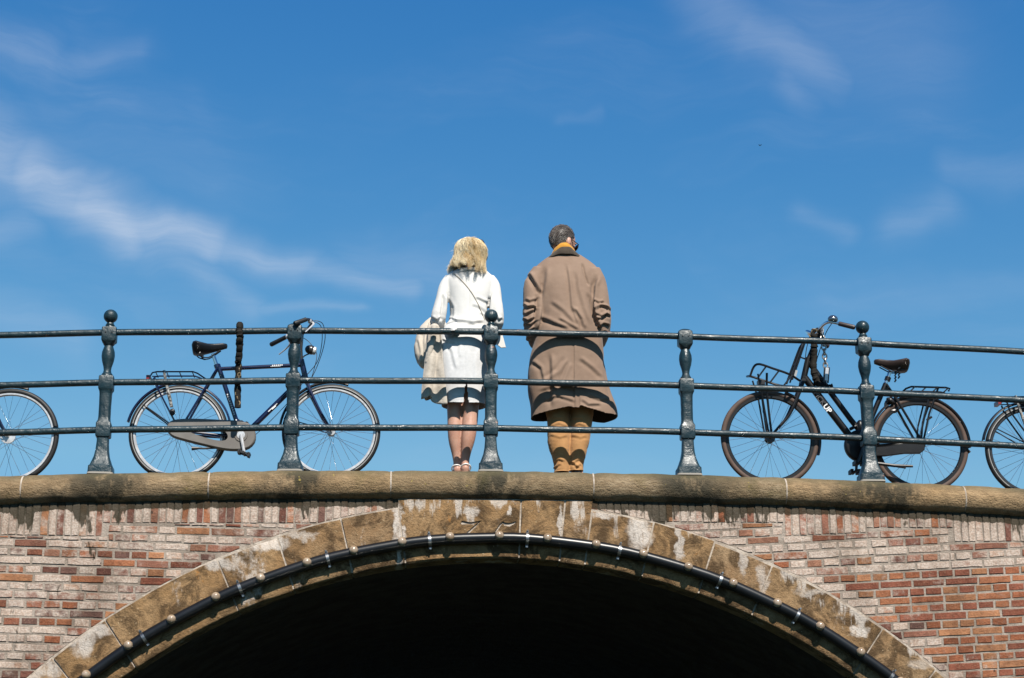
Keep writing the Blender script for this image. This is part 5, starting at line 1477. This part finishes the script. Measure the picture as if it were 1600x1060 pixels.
    # sandals
    for Lg, sx in ((LL, -1), (RR, 1)):
        a = at(*Lg[-1][:3]); y0 = a.y - .045
        so = MB(); so.loft([[Vector((a.x + sx * t * .1 + q * w, y0 + t, G + z0)) for q, z0 in ((-1, .0), (1, .0), (1, zt_), (-1, zt_))] for t, w, zt_ in ((0, .024, .026), (.03, .030, .026), (.10, .031, .022), (.18, .040, .016), (.24, .036, .012), (.27, .016, .010))])
        sd = so.build('sandal', 'sole_cork', wo_)
        MB().loft([[Vector((a.x + sx * t * .1 + q * (w + .001), y0 - .001 + t, G + z0)) for q, z0 in ((-1, zt_), (1, zt_), (1, zt_ + .006), (-1, zt_ + .006))] for t, w, zt_ in ((0, .024, .0262), (.03, .030, .0262), (.10, .031, .0222), (.18, .040, .0162), (.24, .036, .0122))]).build('insole', 'sandal_white', sd)
        st = MB(); pts = []
        for k in range(21):
            an = R(-75) + R(330) * k / 20 * 0 + 2 * PI * k / 20
            pts.append(Vector((a.x + .034 * math.sin(an) + sx * .004, a.y - .004 + .040 * -math.cos(an), G + .088 - .022 * (1 - math.cos(an)) * .9)))
        st.tube(pts, .0052, 6, False, flat=.7); st.build('strap', 'sandal_white', sd)
        ts_ = MB(); tp = [Vector((a.x + sx * .016 + .040 * math.cos(R(180) * k / 10), a.y + .125, G + .024 + .042 * math.sin(R(180) * k / 10))) for k in range(11)]
        ts_.tube(tp, .006, 6); ts_.build('strap', 'sandal_white', sd)
    # hair
    BL = [(.76, .58, .33), (.68, .49, .25), (.80, .67, .44), (.56, .38, .18), (.82, .74, .56), (.36, .22, .10)]
    cap = MB(); cap.ell(P(0, -.016, .022), (.080, .094, .098), M, 26, 16); cap.tube([P(0, -.035, .01), P(0, -.035, -.04), P(.0, -.03, -.07)], [.076, .070, .050], 20, flat=.8)
    cme = evaluated(cap, .007, 2)
    bm = bmesh.new(); bm.from_mesh(cme); Mi = M.inverted()
    kill = [f for f in bm.faces if (Mi @ (f.calc_center_median() - hc_)).y > .045 and (Mi @ (f.calc_center_median() - hc_)).z < .06]
    bmesh.ops.delete(bm, geom=kill, context='FACES'); bm.to_mesh(cme); bm.free()
    ho = place(cme, 'hair', 'hair', wo_); flat_tint(ho, (.34, .22, .10))
    S, W, Cc = [], [], []
    rs = random.Random(5)
    NC = 60; clumps = []
    for k in range(NC):
        ph = 2 * PI * (k + rs.uniform(-.45, .45)) / NC
        clumps.append((ph, rs.uniform(-.190, -.085), rs.uniform(.0, .036), rs.uniform(-.20, .50), rs.uniform(0, 6), rs.choice(BL[:5])))
    for i in range(8000):
        cph, cend, clift, cturn, cp0, ccol = rs.choice(clumps)
        if abs(((cph - PI / 2 + PI) % (2 * PI)) - PI) < R(40): continue
        off = rs.gauss(0, .13)
        t0 = rs.uniform(.02, .98); pts = []; p0 = rs.uniform(0, 6); amp = rs.uniform(.001, .005)
        end = cend + rs.uniform(-.016, .040); lift = clift + rs.uniform(.0, .012)
        for k in range(11):
            t = k / 10
            z0 = .122 * math.cos(t0 * 1.4)
            z = z0 + (end - z0) * (t ** 1.1)
            zz = (z - .02) / .102
            rad = math.sqrt(max(0, 1 - zz * zz)) if zz > 0 else 1.0 - .12 * min(1, -zz / 1.0) + .32 * max(0, -zz - .75)
            a_ = cph + off * (1 - .70 * t * t) + cturn * t ** 1.5 + .27 * math.sin(t * 5.5 + cp0) * t
            l2 = lift * (.4 + .6 * math.sin(min(1, t * 1.3) * PI * .62)) + .024 * max(0, math.sin(t * 7 + cp0)) * t
            x = (.080 + l2) * rad * math.cos(a_); y = -.016 + (.090 + l2) * rad * math.sin(a_)
            if y > .05: y = .05 + (y - .05) * .4
            q = P(x, y, z) + Vector((amp * math.sin(t * 7 + p0) + .014 * t * t, amp * math.cos(t * 6 + p0), 0))
            pts.append(q)
        kk = rs.uniform(.80, 1.12); c_ = ccol if rs.random() < .6 else rs.choice(BL)
        S.append(pts); W.append(rs.uniform(.0004, .0009)); Cc.append(tuple(v * kk for v in c_))
    for i in range(500):                             # frizz over the crown
        ph = rs.uniform(0, 2 * PI); z0 = rs.uniform(-.06, .118); zz = (z0 - .02) / .102; r0 = math.sqrt(max(0, 1 - zz * zz)) if zz > 0 else 1
        if abs(((ph - PI / 2 + PI) % (2 * PI)) - PI) < R(40): continue
        p_ = P(.092 * r0 * math.cos(ph), -.016 + .104 * r0 * math.sin(ph), z0 + .006); d = Vector((rs.uniform(-.6, 1), rs.uniform(-.6, .3), rs.uniform(-1, .35)))
        L = rs.uniform(.02, .05); S.append([p_ + d * L * t + Vector((.004 * math.sin(t * 5 + ph), 0, -.012 * t * t)) for t in (0, .3, .6, 1)]); W.append(rs.uniform(.0004, .0008)); Cc.append(rs.choice(BL[:5]))
    for i in range(130):                              # wind-blown loose hairs
        ph = rs.uniform(R(150), R(390)); z0 = rs.uniform(-.04, .10); r0 = math.sqrt(max(0.05, 1 - ((z0 - .02) / .1) ** 2)) if z0 > .02 else 1
        p_ = P(.085 * r0 * math.cos(ph), -.016 + .095 * r0 * math.sin(ph), z0); d = (p_ - hc_).normalized() + Vector((rs.uniform(-.5, .5), 0, rs.uniform(-.8, .3)))
        L = rs.uniform(.02, .055); S.append([p_ + d * L * t + Vector((0, 0, -.03 * t * t)) + Vector((rs.uniform(-.003, .003), 0, 0)) for t in (0, .25, .5, .75, 1)]); W.append(.0006); Cc.append(BL[4])
    ribbons(S, W, Cc, 'hair_strands', wo_)['kind'] = 'stuff'
    sg = MB()
    for s_ in (-1, 1):
        sg.tube([P(s_ * .076, -.012, .012), P(s_ * .076, .04, .010), P(s_ * .066, .088, .008)], .003, 6)
        sg.ell(P(s_ * .034, .094, -.006), (.031, .008, .024), M @ Matrix.Rotation(R(-14) * s_, 3, 'Z'), 16, 10)
    sg.build('sunglasses', 'lens_black', wo_, kind='stuff')
    bnd = MB(); bnd.tube([P(.084 * math.cos(a_), .036 + .0 * a_, .022 + .104 * math.sin(a_)) for a_ in [R(18 + 144 * k / 16) for k in range(17)]], .0065, 8); bnd.build('hair_band', 'lens_black', wo_)
    return wo_
build_woman()

# ---- what she carries over her left arm
bg_c = at(661, 535, .20)
bag = thing('handbag', 'cream cloth shoulder bag hanging at the elbow of the person in white', 'handbag', at(660, 577, .20))
rings = []
for py, xl_, xr_, hd in ((496, 672, 680, .015), (502, 664, 686, .035), (510, 657, 688, .050), (522, 650.5, 688, .060), (540, 646.5, 686, .066), (556, 647, 684, .068), (566, 650, 682, .062), (574, 657, 676, .045), (577, 663, 671, .02)):
    a, b2 = at(xl_, py, .2), at(xr_, py, .2); rings.append(ring16((a.x + b2.x) / 2, .205, a.z, (b2.x - a.x) / 2, 2.3, 28, hd))
me = evaluated(MB().loft(rings[::-1]), .006, 3); crumple(me, .006, 8, (1, 1, .8), 5)
fold(me, [([(664, 505), (662, 530), (665, 560)], .008, .010, 's'), ([(652, 522), (657, 545), (655, 565)], .005, .010, 's'), ([(655, 515), (661, 518)], .003, .005, 's')])
place(me, 'bag_body', 'cream_canvas', bag)
MB().tube([at(671, 505, .14), at(668, 530, .13), at(664, 550, .135), at(666, 566, .14)], .008, 8, smooth=4).build('handle', 'cream_canvas', bag)

car = thing('cardigan', 'beige knitted cardigan draped beside the white skirt', 'cardigan', at(680, 632, .12))
def sheet(cols, name, y0, fold_amp, seed, parent, thick=.010):
    """hanging cloth with depth: columns of (top, bottom) points, pleated front to back"""
    n = 40; m = 36; rings = []
    top = catmull([(c[0][0], c[0][1]) for c in cols], 14); bot = catmull([(c[1][0], c[1][1]) for c in cols], 14)
    V = []; Fs = []; U = len(top)
    for i in range(U):
        u = i / (U - 1)
        for j in range(m + 1):
            v = j / m
            px = top[i][0] + (bot[i][0] - top[i][0]) * v + 1.2 * math.sin(v * 5 + u * 9 + seed) * v; py = top[i][1] + (bot[i][1] - top[i][1]) * v
            Y = y0 + fold_amp * math.sin(u * 9.5 + seed + .8 * math.sin(v * 2.2)) * (.35 + .65 * v) + .010 * mnoise.noise(Vector((u * 4, v * 5, seed)))
            V.append(at(px, py, Y))
    for i in range(U - 1):
        for j in range(m):
            a = i * (m + 1) + j; Fs.append((a, a + m + 1, a + m + 2, a + 1))
    o = MB().add(V, Fs).build(name, 'cream_knit', parent, angle=80)
    s_ = o.modifiers.new('solid', 'SOLIDIFY'); s_.thickness = thick; s_.offset = 0
    return o
sheet([((670, 512), (658.5, 624)), ((674, 508), (664, 622)), ((679, 506), (672, 619)), ((684, 508), (677, 628)), ((687, 514), (687, 632)), ((689, 520), (698, 631.5))], 'knit_body', .075, .020, 1.0, car)
sheet([((668, 518), (660, 618)), ((672, 514), (667, 626)), ((677, 512), (676, 624)), ((683, 514), (688, 631)), ((686, 520), (699, 630))], 'knit_body', .125, .022, 3.0, car)
MB().tube([at(678, 510, .06), at(677, 530, .055), at(672, 548, .06), at(668, 566, .075)], [.018, .020, .017, .015], 12, smooth=5, flat=.7).build('sleeve', 'cream_knit', car)

# a bird far off
bp = at(1187.5, 227.5, 70)
bird = MB(); bird.ell(bp, (.03, .06, .025), None, 10, 8)
for s_ in (-1, 1): bird.loft([[bp + Vector((s_ * x, y + dy, z + dz)) for dy, dz in ((-.025, 0), (.025, 0), (.025, .006), (-.025, .006))] for x, y, z in ((.02, 0, .005), (.05, 0, .03), (.085, -.02, .015))])
bo = bird.build('bird', 'lens_black'); tag(bo, 'tiny dark bird far off in the blue sky', 'bird')
